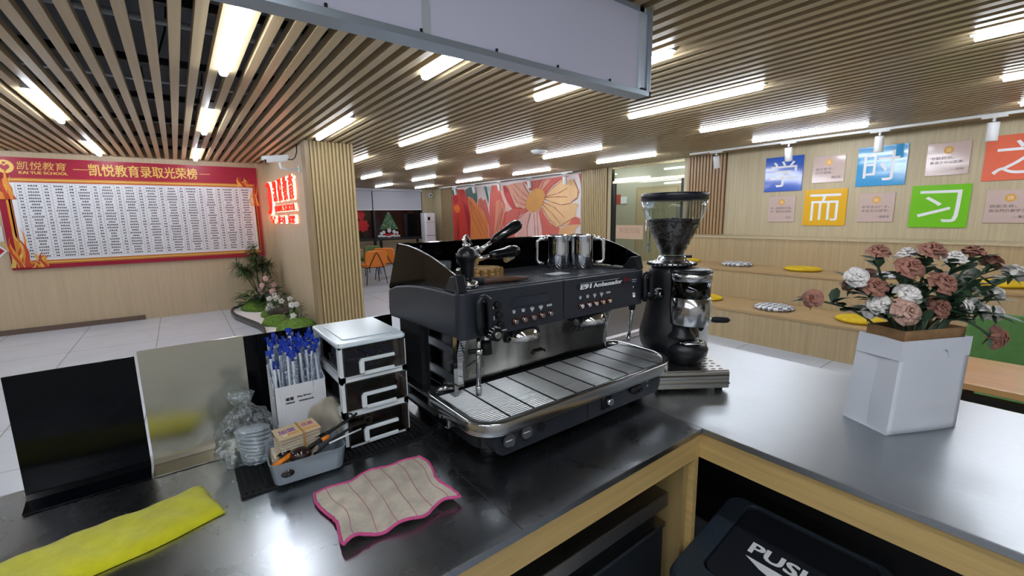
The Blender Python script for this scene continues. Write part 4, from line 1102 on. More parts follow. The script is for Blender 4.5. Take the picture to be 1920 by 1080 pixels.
# steam wands
w_ = build('steam_wand', MB().tube([(.606, .948, 1.165), (.606, .95, 1.135), (.606, .952, 1.118), (.604, .952, 1.03)], .0062, 10), M_chrome, em)
build('wand_tip', MB().lathe([(.006, .03), (.0085, .027), (.0085, .004), (.006, 0)], 14, c=(.604, .952, .999)), M_chrome, w_)
build('ball_joint', MB().ball((.606, .948, 1.125), .011, 12, 8), M_chrome, w_)
build('heat_grip', MB().cyl((.634, .955, 1.150), (.634, .955, 1.112), .014, .017, 16).cyl((.578, .952, 1.128), (.632, .955, 1.125), .007, n=8), M_rub, w_)
build('wand_sleeve', MB().cyl((.634, .955, 1.178), (.634, .955, 1.140), .012, .0125, 16), M_chrome, w_)
w_ = build('steam_wand', MB().tube([(1.236, .935, 1.165), (1.234, .935, 1.14), (1.222, .935, 1.06)], [.0065, .0062, .0055], 10), M_chrome, em)
build('wand_tip', MB().cyl((1.222, .935, 1.06), (1.219, .935, 1.042), .0085, .007, 12), M_chrome, w_)
build('heat_grip', MB().cyl((1.236, .935, 1.178), (1.235, .935, 1.152), .013, .011, 14), M_rub, w_)
# drip tray
o_ = rrect4(.492, .768, 1.303, 1.075, (.05, .05, .075, .125)); i_ = rrect4(.512, .788, 1.283, 1.055, (.035, .035, .06, .11))
n = len(o_)
mb = MB()
vs = [(x, y, .978) for x, y in o_] + [(x, y, 1.003) for x, y in o_] + [(x * .99 + .9 * .01, y * .99 + .92 * .01, 1.007) for x, y in o_] + [(x, y, 1.005) for x, y in i_] + [(x, y, .99) for x, y in i_]
fs = []
for L in range(4):
    for k in range(n): fs.append((L * n + k, L * n + (k + 1) % n, (L + 1) * n + (k + 1) % n, (L + 1) * n + k))
mb.add(vs, fs, 0, True)
mb.prism(o_, .975, .979, 'z')
tr_ = build('drip_tray', mb, mat('tray_steel', '#b4b6b8', 0.18, 1.0), em)
mb = MB()
k = 0; y = .794
while y < 1.018:
    ins = 0.0
    if y < .85: ins = .06 - math.sqrt(max(0, .06 ** 2 - (.06 - (y - .788)) ** 2))
    insr = 0.0
    if y < .898: insr = .11 - math.sqrt(max(0, .11 ** 2 - (.11 - (y - .788)) ** 2))
    mb.tube([(.515 + ins, y + .002, .9975), (1.280 - insr, y + .002, .9975)], .0024, 8); y += .0085
build('drip_grille', mb, mat('grille_steel', '#e2e4e6', 0.36, 0.75), tr_)
mb = MB().prism(rrect4(.513, .789, 1.282, 1.054, (.034, .034, .058, .108), 6), .988, .990, 'z')
for i in range(9):
    x = .592 + i * .0755; yf_ = .792 + max(0, x - 1.20) * .45; mb.prism([(x, yf_), (x + .005, yf_), (x + .005, 1.022), (x, 1.022)], .9992, 1.0004, 'z')
mb.box((.56, 1.02, .985), (1.25, 1.03, .996))
build('grille_dividers', mb, M_blackm, tr_)
# lower front
lowp = rrect(.535, .79, 1.225, 1.28, .06, 8)
build('base', MB().prism(rrect(.54, .835, 1.22, 1.28, .06, 8), .90, .978, 'z'), M_black, em, bevel=.004)
lw = build('lower_panel', MB().prism(rrect(.545, .908, 1.205, .977, .03, 6), .793, .84, 'y').box((.862, .7915, .912), (.8632, .794, .974), 1), [M_emf, M_blackm], em)
for x, z in ((.585, .944), (.640, .948)):
    g = build('pressure_gauge', MB(Matrix.Translation((x, .791, z)) @ Matrix.Rotation(PI / 2, 4, 'X')).lathe([(.021, -.002), (.021, .004), (.018, .004), (.018, .0015), (0, .0015)], 26), M_black, lw)
    build('dial', MB().cyl((x, .7893, z), (x, .7888, z), .017, n=24).box((x - .012, .7880, z - .001), (x + .008, .7886, z + .0015), 1), [mat('dial_grey', '#565a5f', 0.3), M_lw], g)
build('round_cap', MB().cyl((.69, .793, .944), (.69, .790, .944), .012, n=18), M_rub, lw)
sw = build('switch_plate', MB().box((.918, .7905, .922), (.962, .794, .966)), M_gloss, lw)
build('switch_knob', MB().cyl((.945, .790, .944), (.945, .776, .944), .011, .010, 16), M_chrome, sw)
build('tap_handle', MB().ball((1.07, .788, .950), (.028, .016, .016), 16, 10).box((1.062, .766, .946), (1.078, .79, .954)), M_rub, lw)
build('indicator', MB().cyl((1.135, .793, .958), (1.135, .790, .958), .004, n=10).cyl((1.135, .793, .942), (1.135, .790, .942), .004, n=10), M_grey, lw)
for x, y in ((.58, .87), (1.18, .87), (.58, 1.24), (1.18, 1.24)):
    build('foot', MB().cyl((x, y, .88), (x, y, .902), .025, .022, 18), M_rub, em)

# ---------- things on the cup tray ----------
ZC = 1.2945
def pitcher(loc, rz, label):
    t = thing('milk_pitcher', label, 'milk jug', loc, rz, 'steel milk pitchers on the machine')
    prof = [(0, .0), (.038, .0), (.041, .004), (.0415, .06), (.041, .085), (.0425, .11), (.0445, .116), (.043, .117), (.040, .11), (.039, .06), (.039, .006), (0, .005)]
    build('body', MB().lathe(prof, 36), M_chrome, t, world=False)
    build('spout', MB().prism([(.036, .012), (.062, 0), (.036, -.012)], .095, .118, 'z'), M_chrome, t, world=False, bevel=.003)
    build('handle', MB().tube([(-.040, 0, .102), (-.062, 0, .104), (-.075, 0, .095), (-.078, 0, .03), (-.07, 0, .018), (-.048, 0, .016)], .0045, 8, flat=1.6), M_chrome, t, world=False)
pitcher((1.085, 1.15, ZC), math.radians(-38), 'steel milk pitcher on the machine with its handle to the left')
pitcher((1.145, 1.09, ZC), math.radians(142), 'steel milk pitcher on the machine with its handle to the right')
tp = thing('tamper', 'black handled tamper with a chrome base on the machine', 'tamper', (.60, .985, ZC))
build('base', MB().lathe([(0, 0), (.027, 0), (.029, .003), (.029, .014), (.024, .019), (.012, .022)], 28), M_chrome, tp, world=False)
build('handle', MB().lathe([(.012, .02), (.0165, .03), (.018, .055), (.020, .07), (.0285, .080), (.029, .086), (.021, .102), (.013, .106), (0, .107)], 24), mat('tamper_black', '#131417', 0.3), tp, world=False)
build('cap', MB().ball((0, 0, .112), (.012, .012, .008), 12, 8).tube([(0, 0, .11), (-.008, 0, .13), (.003, .004, .138), (.02, .004, .113)], [.006, .006, .004, .002], 8), M_chrome, tp, world=False)
wb = thing('woven_coaster', 'round tan woven rope ring under the portafilters', 'coaster', (.715, 1.10, ZC))
mb = MB()
for j in range(3): mb.tube([((.062 - .002 * j) * math.cos(2 * PI * k / 30), (.062 - .002 * j) * math.sin(2 * PI * k / 30), .006 + .011 * j) for k in range(30)], .007, 8, closed=True, mi=0)
for k in range(18):
    a = 2 * PI * k / 18; mb.box((.0655 * math.cos(a) - .004, .0655 * math.sin(a) - .004, .001), (.0655 * math.cos(a) + .004, .0655 * math.sin(a) + .004, .034), 1)
mb.lathe([(0, 0), (.06, 0), (.06, .032), (0, .032)], 24)
build('ring', mb, [mat('rope_tan', '#b58f58', 0.8, noise=(60, 60, 60), amt=.3), mat('rope_dark', '#8a6a3c', 0.8)], wb, world=False)
def portafilter(loc, rot, label):
    t = thing('portafilter', label, 'portafilter', loc, 0, 'portafilters on the woven ring')
    t.rotation_euler = rot
    build('basket', MB().lathe([(0, 0), (.028, .0), (.033, .008), (.034, .026), (.037, .028), (.037, .033), (.031, .033), (.029, .008), (0, .006)], 28), M_chrome, t, world=False)
    build('neck', MB().tube([(.033, 0, .018), (.065, 0, .024), (.085, 0, .028)], [.009, .006, .008], 10), M_chrome, t, world=False)
    build('handle', MB().tube([(.083, 0, .028), (.10, 0, .031), (.13, 0, .036), (.165, 0, .042), (.185, 0, .045), (.196, 0, .047)], [.010, .014, .015, .019, .017, .007], 14), mat('bakelite', '#0d0e10', 0.14, coat=.3), t, world=False)
    build('spout', MB().tube([(0, 0, .004), (-.012, 0, -.008), (-.03, .0, -.012), (-.04, 0, -.022)], .007, 8), M_chrome, t, world=False)
portafilter((.695, 1.115, ZC + .055), (0, math.radians(-20), math.radians(-12)), 'upper portafilter with its glossy black handle pointing up to the right')
portafilter((.665, 1.09, ZC + .046), (0, math.radians(4), math.radians(2)), 'lower portafilter lying flat on the woven ring, black handle to the right')
tag(build('cork_plug', MB().cyl((.815, 1.105, 1.344), (.85, 1.115, 1.354), .009, .010, 14), mat('cork', '#cbb88c', 0.8)), 'pale wooden stick end poking out behind the lower portafilter', 'wooden stick')
cbx = thing('brush', 'dark wooden handled brush lying on the cup tray', 'brush', (.74, .99, ZC))
build('handle', MB().tube([(.655, 1.005, 1.304), (.70, .995, 1.304), (.76, .985, 1.303), (.80, .978, 1.302)], [.011, .010, .008, .005], 10), mat('brush_wood', '#5a4034', 0.45), cbx)
build('bristles', MB().tube([(.60, 1.015, 1.303), (.66, 1.004, 1.304)], [.016, .012], 12), M_rub, cbx)
def shot_glass(x, y, label):
    tag(build('shot_glass', MB().lathe([(0, 0), (.02, 0), (.025, .05), (.0235, .05), (.0185, .006), (0, .006)], 24, c=(x, y, ZC)), thin('clear_glass', '#eef3f3', 0.02, haze=('#dfe6e6', .08))), label, 'glass')
shot_glass(.60, 1.19, 'small clear shot glass behind the side screen of the coffee machine')
shot_glass(.655, 1.215, 'small clear shot glass just left of the portafilters, at the back screen')

# ================= GRINDER AND ITS KNOCK BOX =================
ang = math.radians(-34.9)
kb = thing('knock_box', 'stainless drawer box with a punched top under the coffee grinder', 'knock box', (1.404, .849, .88), ang)
build('body', MB().box((-.124, -.118, .012), (.124, .133, .075)), mat('box_steel', '#a5a29d', 0.3, 1.0), kb, world=False, bevel=.002)
mb = MB()
for i in range(9):
    for j in range(8):
        x, y = -.10 + .025 * i + (.006 if j % 2 else 0), -.105 + .027 * j
        mb.box((x - .0065, y - .0033, .0748), (x + .0065, y + .0033, .0756))
build('punched_slots', mb, M_blackm, kb, world=False)
dwr = build('drawer_front', MB().box((-.122, -.126, .014), (.122, -.118, .072)), mat('drawer_steel', '#b5b1a8', 0.32, 1.0), kb, world=False, bevel=.002)
build('handle_lip', MB().prism([(-.126, .036), (-.136, .034), (-.136, .031), (-.126, .028)], -.12, .12, 'x').prism([(-.126, .062), (-.131, .058), (-.131, .05), (-.126, .046)], -.118, .118, 'x'), M_steel, dwr, world=False)
mb = MB()
for i in range(5): mb.box((-.1246, -.10 + .03 * i, .03), (-.1238, -.085 + .03 * i, .06))
build('side_vents', mb, M_blackm, kb, world=False)
for x, y in ((-.1, -.1), (.1, -.1), (-.1, .11), (.1, .11)): build('foot', MB().cyl((x, y, 0), (x, y, .013), .012, n=12), M_rub, kb, world=False)
gr = thing('coffee_grinder', 'black coffee grinder with a conical clear hopper full of beans', 'grinder', (1.418, .905, .9555), math.radians(-37))
M_gb = mat('grinder_black', '#15171b', 0.33, bump=(200, 200, 200), bst=.05)
body = [(0, 0), (.07, 0), (.074, .012), (.09, .03), (.102, .055), (.106, .085), (.102, .11), (.092, .15), (.083, .2), (.079, .26), (.078, .32), (.074, .336), (.06, .34), (0, .34)]
build('body', MB().lathe(body, 40), M_gb, gr, world=False)
build('front_foot', MB().lathe([(0, 0), (.062, 0), (.066, .012), (.078, .03), (.082, .05), (.072, .072), (.045, .088), (0, .092)], 32, M=Matrix.Translation((.035, -.06, 0))), M_gb, gr, world=False)
build('collar', MB().lathe([(.06, .338), (.062, .342), (.082, .344), (.084, .352), (.06, .356), (.05, .362), (.046, .375), (0, .375)], 36), M_steel, gr, world=False)
mb = MB()
for k in range(30):
    a = 2 * PI * k / 30; mb.box((-.002, -.003, .343), (.002, .003, .353), M=Matrix.Rotation(a, 4, 'Z') @ Matrix.Translation((.0845, 0, 0)))
build('grind_scale', mb, M_black, gr, world=False)
M_hop = thin('hopper_plastic', '#eef2f2', 0.03)
hp = build('hopper', MB().lathe([(.043, .362), (.044, .385), (.05, .40), (.108, .535), (.111, .57), (.108, .57), (.105, .537), (.047, .402), (.041, .386), (.040, .362)], 44), M_hop, gr, world=False)
build('hopper_lid', MB().lathe([(0, .598), (.09, .598), (.112, .596), (.114, .592), (.114, .572), (.108, .57), (0, .57)], 44), mat('lid_black', '#1b1e26', 0.3), hp, world=False)
build('hopper_ribs', MB().box((-.004, -.003, .40), (.004, .003, .568), M=Matrix.Translation((.012, -.078, 0)) @ Matrix.Rotation(math.radians(23), 4, 'X') @ Matrix.Translation((0, .19, -.03))), M_hop, hp, world=False)
build('slide_gate', MB().box((.03, -.008, .366), (.07, .008, .376)), M_black, hp, world=False)
# beans: packed cone with single beans on the surface
M_bean = mat('coffee_bean', '#2b1d17', 0.35, noise=(80, 80, 80), amt=.35)
mb = MB().lathe([(0, .38), (.038, .38), (.044, .402), (.085, .492), (.07, .498), (0, .503)], 30)
rb = random.Random(8)
def bean(p, n_):
    mb.ball((0, 0, 0), (.0062, .0045, .0036), 7, 5, M=Matrix.Translation(p) @ Matrix.Rotation(rb.uniform(0, 6), 4, 'Z') @ Matrix.Rotation(rb.uniform(-1, 1), 4, 'X'))
for k in range(330):
    a = rb.uniform(0, 2 * PI); t = rb.random() ** .7
    z = .40 + .095 * t; r = .043 + .0435 * t
    bean((r * math.cos(a), r * math.sin(a), z), 0)
for k in range(220):
    a = rb.uniform(0, 2 * PI); r = .085 * math.sqrt(rb.random()); bean((r * math.cos(a), r * math.sin(a), .50 + .006 * (1 - r / .085) + rb.uniform(-.002, .003)), 0)
be = build('coffee_beans', mb, M_bean, None, world=False, keep=True)
be.location = gr.location; be.rotation_euler = gr.rotation_euler
tag(be, 'dark roasted coffee beans filling the clear grinder hopper', 'coffee beans', None, 'stuff')
# doser
DX, DY = .040, -.078
dm = Matrix.Translation((DX, DY, 0))
ds = build('doser', MB(dm).lathe([(0, .142), (.066, .142), (.069, .146), (.069, .238), (.066, .24), (0, .24)], 36), mat('doser_steel', '#b5b6b8', 0.16, 1.0), gr, world=False)
build('doser_window', MB(dm).lathe([(.066, .238), (.067, .242), (.067, .298), (.064, .298), (.064, .242)], 36), thin('smoke_clear', '#8c8f94', 0.05), ds, world=False)
build('doser_core', MB(dm).lathe([(.05, .24), (.05, .296)], 24).box((-.003, -.062, .24), (.003, .062, .29)), mat('core_grey', '#4a4b4e', 0.5), ds, world=False)
build('doser_ring', MB(dm).lathe([(.066, .296), (.070, .298), (.070, .322), (.066, .325)], 36), M_steel, ds, world=False)
build('doser_lid', MB(dm).lathe([(.071, .324), (.071, .331), (.06, .336), (0, .338)], 36), M_black, ds, world=False)
build('doser_sticker', MB(dm).prism(arc((0, 0), .0705, -38, 2, 6) + arc((0, 0), .0695, 2, -38, 6), .155, .225, 'z'), mat('sticker', '#d8d8da', 0.5), ds, world=False)
mb = MB(dm)
for i, z in enumerate((.215, .208, .198, .190, .178, .168)):
    mb.prism(arc((0, 0), .0709, -34, -8 - 3 * (i % 3), 5) + arc((0, 0), .0706, -8 - 3 * (i % 3), -34, 5), z - .0016, z + .0016, 'z')
build('sticker_print', mb, mat('print_dark', '#55555c', 0.6), ds, world=False)
build('spout', MB(dm).lathe([(.03, .145), (.036, .12), (.048, .105), (.05, .098), (.03, .096)], 24, M=Matrix.Translation((-.03, -.01, 0))), M_gb, ds, world=False)
build('dose_lever', MB(dm).cyl((.05, .0, .155), (.085, .0, .153), .008, n=10, mi=1).tube([(.08, 0, .153), (.095, 0, .153), (.135, 0, .151), (.145, 0, .151)], [.008, .0115, .011, .006], 12), [M_rub, M_steel], ds, world=False)
build('fork', MB().tube([(DX - .038, DY - .03, .085), (DX - .03, DY - .055, .082), (DX + .03, DY - .055, .082), (DX + .04, DY - .03, .085)], .005, 8).box((DX - .04, DY - .035, .074), (DX + .04, DY + .04, .084)), M_chrome, gr, world=False)
build('neck', MB().box((-.03, -.09, .09), (.055, -.05, .14)), M_gb, gr, world=False)
jg = thing('white_jug', 'white plastic jug with a black catch standing behind the grinder', 'jug', (1.545, .875, .9555))
build('body', MB().lathe([(0, 0), (.034, 0), (.036, .005), (.038, .07), (.034, .10), (.028, .125), (.025, .13)], 26, c=(1.556, .868, .9555)), M_white, jg)
build('catch', MB().ball((1.527, .84, 1.06), (.012, .012, .018), 10, 8), M_black, jg)
# ================= THINGS ON THE DARK WORKTOP =================
ZT_ = .88
def lpanel(x0, x1, yv, yf, z1, m, label, rz=0.0):
    t = thing('splash_panel', label, 'splash guard', ((x0 + x1) / 2, yv, ZT_), rz)
    w = (x1 - x0) / 2
    prof = [(yf - yv, .0015), (yf - yv, .004), (-.012, .012), (-.004, .022), (-.002, z1 - ZT_), (.002, z1 - ZT_), (.002, .016), (-.008, .006), (-.02, .0015)]
    build('plate', MB().prism(prof, -w, w, 'x'), m, t, world=False)
    return t
M_acr = mat('black_acrylic', '#07090e', 0.10, spec=.22)
p1 = lpanel(-.322, -.113, 1.325, 1.272, 1.168, M_acr, 'glossy black bent splash panel, leftmost on the worktop', math.radians(1.5))
lpanel(-.108, .108, 1.33, 1.27, 1.178, mat('panel_steel', '#cbc7b8', 0.18, 1.0, bump=(20, 1, 2), bst=.03), 'mirror steel bent splash panel beside the black one')
p3 = lpanel(.112, .54, 1.383, 1.36, 1.163, M_acr, 'wide black splash panel behind the straws and the drawer tower')
lpanel(1.47, 1.90, 1.34, 1.30, 1.19, mat('panel_steel2', '#b4aeae', 0.42, 1.0), 'dull steel splash panel standing between the coffee machine and the grinder')
st = build('paper_sticker', MB().prism(rrect(1.60, 1.065, 1.645, 1.115, .015, 4), 1.334, 1.3375, 'y'), M_white)
tag(st, 'small white rounded tag on the dull steel splash panel beside the steam wand', 'sticker')
# ribbed bar mat
bm_ = thing('bar_mat', 'black ribbed rubber bar mat under the straws and the drawer tower', 'mat', (.28, 1.2, ZT_))
build('base', MB().prism(rrect(.047, 1.045, .515, 1.358, .008, 3), ZT_ + .0005, ZT_ + .005), M_rub, bm_)
mb = MB()
for i in range(36):
    x = .056 + i * .0127; mb.box((x, 1.053, ZT_ + .005), (x + .005, 1.35, ZT_ + .0085))
build('ribs', mb, M_rub, bm_)
# drawer tower
DX0, DX1, DY0, DY1, DZ = .287, .463, 1.098, 1.352, ZT_ + .009
dt = thing('drawer_tower', 'white framed tower of three smoky clear drawers', 'drawer unit', (.375, 1.2, DZ))
M_dw = mat('tower_white', '#dfe8ec', 0.35)
M_smk = thin('smoke_plastic', '#b9b2ac', 0.08)
M_smk2 = mat('smoke_side', '#101318', 0.15)
mb = MB()
zs = [DZ, DZ + .094, DZ + .187, DZ + .280]
for i, z in enumerate(zs[:3]):
    mb.box((DX0, DY0, z), (DX1, DY1, z + .006))
    for x in (DX0, DX1 - .012):
        mb.box((x, DY0, z), (x + .012, DY0 + .022, z + .094)); mb.box((x, DY1 - .03, z), (x + .012, DY1, z + .094))
    mb.box((DX0, DY0, z + .084), (DX1, DY0 + .012, z + .094)) if i < 2 else None
    mb.box((DX0, DY0, z + .08), (DX0 + .006, DY1, z + .094)); mb.box((DX1 - .006, DY0, z + .08), (DX1, DY1, z + .094))
build('frame', mb, M_dw, dt)
top = build('top', MB().prism(rrect(DX0 - .004, DY0 - .004, DX1 + .004, DY1 + .004, .014, 4), zs[3] - .010, zs[3] + .002, 'z'), mat('tower_top', '#dbe9f0', 0.2), dt, bevel=.004)
build('top_ridge', MB().prism(rrect(DX0 + .02, DY0 + .03, DX1 - .02, DY1 - .03, .01, 4), zs[3] + .002, zs[3] + .0045, 'z'), mat('tower_top', '#dbe9f0', 0.2), top, bevel=.002)
for i in range(3):
    z0, z1 = zs[i] + .008, zs[i] + .083
    d = build('drawer', MB().box((DX0 + .008, DY0 - .004, z0), (DX1 - .004, DY0 - .001, z1)).box((DX0 + .008, DY0 - .001, z0), (DX0 + .0095, DY1 - .005, z1)).box((DX1 - .0095, DY0 - .001, z0), (DX1 - .008, DY1 - .005, z1)).box((DX0 + .008, DY0, z0), (DX1 - .008, DY1 - .005, z0 + .0015)).box((DX0 + .008, DY1 - .007, z0), (DX1 - .008, DY1 - .005, z1)), M_smk, dt)
    cx = (DX0 + DX1) / 2 + .006
    build('handle', MB().prism([(cx - .048, z0 + .004), (cx - .048, z0 + .034), (cx - .042, z0 + .042), (cx + .046, z0 + .042), (cx + .046, z0 + .034), (cx - .036, z0 + .034), (cx - .036, z0 + .004)], DY0 - .014, DY0 - .004, 'y').box((cx - .036, DY0 - .008, z0 - .004), (cx + .046, DY0 - .002, z0 + .006)), M_dw, d, bevel=.0015)
# blue sachets in the top drawer
rr = random.Random(4)
M_blue = mat('sachet_blue', '#4168d8', 0.4, noise=(90, 90, 90), amt=.3)
def sachet0():
    mb = MB().box((-.028, -.010, -.002), (.028, .010, .002), 0).box((-.031, -.010, -.0012), (-.028, .010, .0012), 1).box((.028, -.010, -.0012), (.031, .010, .0012), 1)
    return build('sugar_sachet', mb, [M_blue, M_white], None, world=False, keep=True)
s0 = sachet0(); tag(s0, 'blue sugar sachet with white ends in the top drawer of the white tower', 'sachet', 'blue sachets in the top drawer')
for i in range(34):
    o = s0 if i == 0 else dup(s0, (0, 0, 0))
    o.location = (rr.uniform(DX0 + .045, DX1 - .045), DY0 + .022 + .19 * (i / 34) ** 1.3, zs[2] + .02 + .045 * rr.random())
    o.rotation_euler = (rr.uniform(-1.2, 1.2), rr.uniform(-.9, .9), rr.uniform(-.5, .5))
def lump(label, z, col, n_, sd):
    rr = random.Random(sd); mb = MB()
    for k in range(n_):
        c = (rr.uniform(DX0 + .03, DX1 - .03), rr.uniform(DY0 + .02, DY1 - .04), z + rr.uniform(0, .034))
        mb.ball(c, (rr.uniform(.008, .016), rr.uniform(.008, .014), rr.uniform(.006, .012)), 8, 6, jit=.2, seed=k)
    o = build('small_packets', mb, mat('packets' + str(sd), col, .4, noise=(60, 60, 60), amt=.4)); tag(o, label, 'packets', None, 'stuff')
lump('jumble of dark wrapped packets in the middle drawer of the white tower', zs[1] + .022, '#4a423f', 90, 1)
lump('jumble of dark brown packets in the bottom drawer of the white tower', zs[0] + .022, '#3a302c', 60, 2)

# straw box and straws
BX0, BX1, BY0, BY1, BZ0 = .152, .277, 1.212, 1.305, ZT_ + .009
sb = thing('straw_box', 'white card box without a lid holding wrapped straws', 'box', (.214, 1.26, BZ0))
M_bx = mat('box_card', '#e2e4e8', 0.5)
zf, zb_ = BZ0 + .165, BZ0 + .205
mb = MB()
mb.box((BX0, BY0, BZ0), (BX1, BY0 + .0015, zf)); mb.box((BX0, BY1 - .0015, BZ0), (BX1, BY1, zb_))
for x in (BX0, BX1 - .0015): mb.prism([(BY0, BZ0), (BY1, BZ0), (BY1, zb_), (BY0, zf)], x, x + .0015, 'x')
mb.box((BX0, BY0, BZ0), (BX1, BY1, BZ0 + .002))
bxo = build('body', mb, M_bx, sb)
mb = MB(); yy = BY0 - .0003
put_text(mb, '吸管', (.186, yy, zf - .036), (1, 0, 0), UD, w=.018, h=.0085, bold=.05)
put_text(mb, 'Stiq Straw', (.221, yy, zf - .035), (1, 0, 0), UD, w=.034, h=.006, bold=.04)
put_text(mb, '可降解吸管', (.186, yy, zf - .047), (1, 0, 0), UD, w=.021, h=.0042, bold=.04)
put_text(mb, '环保无毒安全可用', (.225, yy, zf - .047), (1, 0, 0), UD, w=.036, h=.0042, bold=.04)
build('lettering', mb, mat('box_ink', '#33363c', 0.6), bxo)
M_wrap = thin('straw_wrap', '#dde4ee', 0.12, haze=('#d3dcea', .5), streak=70)
M_wrap2 = mat('straw_white', '#cfd6de', 0.4)
M_sblue = mat('straw_blue', '#1c3fb0', 0.4)
mb = MB().cyl((0, 0, 0), (0, 0, .17), .0032, n=8, mi=1).grid(lambda u, v: (-.010 + .02 * u, .0028 * math.sin(7 * u + 11 * v) - .001, .182 * v), 4, 16, 0).grid(lambda u, v: (-.009 + .018 * u, .0025 * math.sin(6 * u + 2 * v), .180 + .012 * v), 3, 2, 2).cyl((0, 0, .17), (0, 0, .188), .0034, n=8, mi=2)
s0 = build('wrapped_straw', mb, [M_wrap, M_wrap2, M_sblue], None, world=False, keep=True)
tag(s0, 'clear wrapped straw with a blue end standing in the white box', 'straw', 'wrapped straws in the white box')
k = 0
for i in range(9):
    for j in range(6):
        o = s0 if k == 0 else dup(s0, (0, 0, 0)); k += 1
        o.location = (BX0 + .011 + (BX1 - BX0 - .022) * i / 8, BY0 + .010 + (BY1 - BY0 - .02) * j / 5, BZ0 + .062 + rr.uniform(-.02, .014) + .006 * j)
        o.rotation_euler = (rr.uniform(-.05, .08), rr.uniform(-.06, .06) + (i - 4) * .006, rr.uniform(0, 3.1))

# bag of lids
M_film = thin('clear_film', '#eef2f4', 0.15, haze=('#dfe6ea', .16), streak=38)
lid0 = None
for i in range(10):
    t = i / 9
    c = Vector((.104 - .010 * t, 1.205 + .004 * math.sin(5 * t), ZT_ + .012 + .072 * t))
    if lid0 is None:
        lid0 = build('cup_lid', MB().lathe([(.036, 0), (.039, .001), (.039, .005), (.036, .006), (.034, .010), (.024, .012), (.0, .012)], 28), mat('lid_clear', '#cdd6dc', 0.12, alpha=.8, spec=1.0), None, world=False, keep=True)
        tag(lid0, 'clear plastic cup lid in the stack inside the film bag', 'lid', 'cup lids in the film bag'); o = lid0
    else: o = dup(lid0, (0, 0, 0))
    o.location = c; o.rotation_euler = (math.radians(8 + 2 * math.sin(i)), math.radians(-9), i * .4)
def bagfn(u, v):
    a = 2 * PI * u
    prof = [(.001, 0.004), (.05, .006), (.066, .03), (.066, .06), (.058, .10), (.046, .125), (.026, .142), (.016, .155), (.028, .185), (.018, .195)]
    f_ = v * (len(prof) - 1); i = min(int(f_), len(prof) - 2); q = f_ - i
    r = prof[i][0] * (1 - q) + prof[i + 1][0] * q; z = prof[i][1] * (1 - q) + prof[i + 1][1] * q
    r *= 1 + .11 * math.sin(5 * a + 9 * v) + .09 * math.sin(9 * a - 17 * v) + .05 * math.sin(17 * a + 31 * v)
    return (.084 + r * math.cos(a) * 1.0 - .02 * max(0, v - .6), 1.208 + r * math.sin(a) * 1.0 + .03 * max(0, v - .6), ZT_ + .009 + z * .92)
tag(build('film_bag', MB().grid(bagfn, 72, 60), M_film, recalc=False), 'crumpled clear film bag of cup lids beside the straw box', 'plastic bag')

# clear tray with odds and ends
TX0, TX1, TY0, TY1 = .106, .272, 1.022, 1.135
TR = math.radians(-4)
TM = Matrix.Translation(((TX0 + TX1) / 2, (TY0 + TY1) / 2, 0)) @ Matrix.Rotation(TR, 4, 'Z')
tw, th_ = (TX1 - TX0) / 2, (TY1 - TY0) / 2
tz = ZT_ + .0095
oa, ob, oc_, od = rrect(-tw * .9, -th_ * .88, tw * .9, th_ * .88, .018, 5), rrect(-tw, -th_, tw, th_, .02, 5), rrect(-tw + .003, -th_ + .003, tw - .003, th_ - .003, .018, 5), rrect(-tw * .9 + .003, -th_ * .88 + .003, tw * .9 - .003, th_ * .88 - .003, .016, 5)
n = len(oa)
vs = [(x, y, tz) for x, y in oa] + [(x, y, tz + .052) for x, y in ob] + [(x, y, tz + .052) for x, y in oc_] + [(x, y, tz + .003) for x, y in od]
fs = [tuple(range(n))[::-1], tuple(range(3 * n, 4 * n))]
for L in range(3):
    for k in range(n): fs.append((L * n + k, L * n + (k + 1) % n, (L + 1) * n + (k + 1) % n, (L + 1) * n + k))
tag(build('storage_tray', MB(TM).add(vs, fs, 0, False), thin('tray_clear', '#d6dee4', 0.12, haze=('#bcc8d2', .34))), 'clear shallow plastic tray holding card bundles and utensils', 'tray')
M_cardp = [mat('kraft_card', '#cdb694', 0.6), mat('cream_card', '#d9cdb8', 0.6), mat('greyish_card', '#b9b0a4', 0.6)]
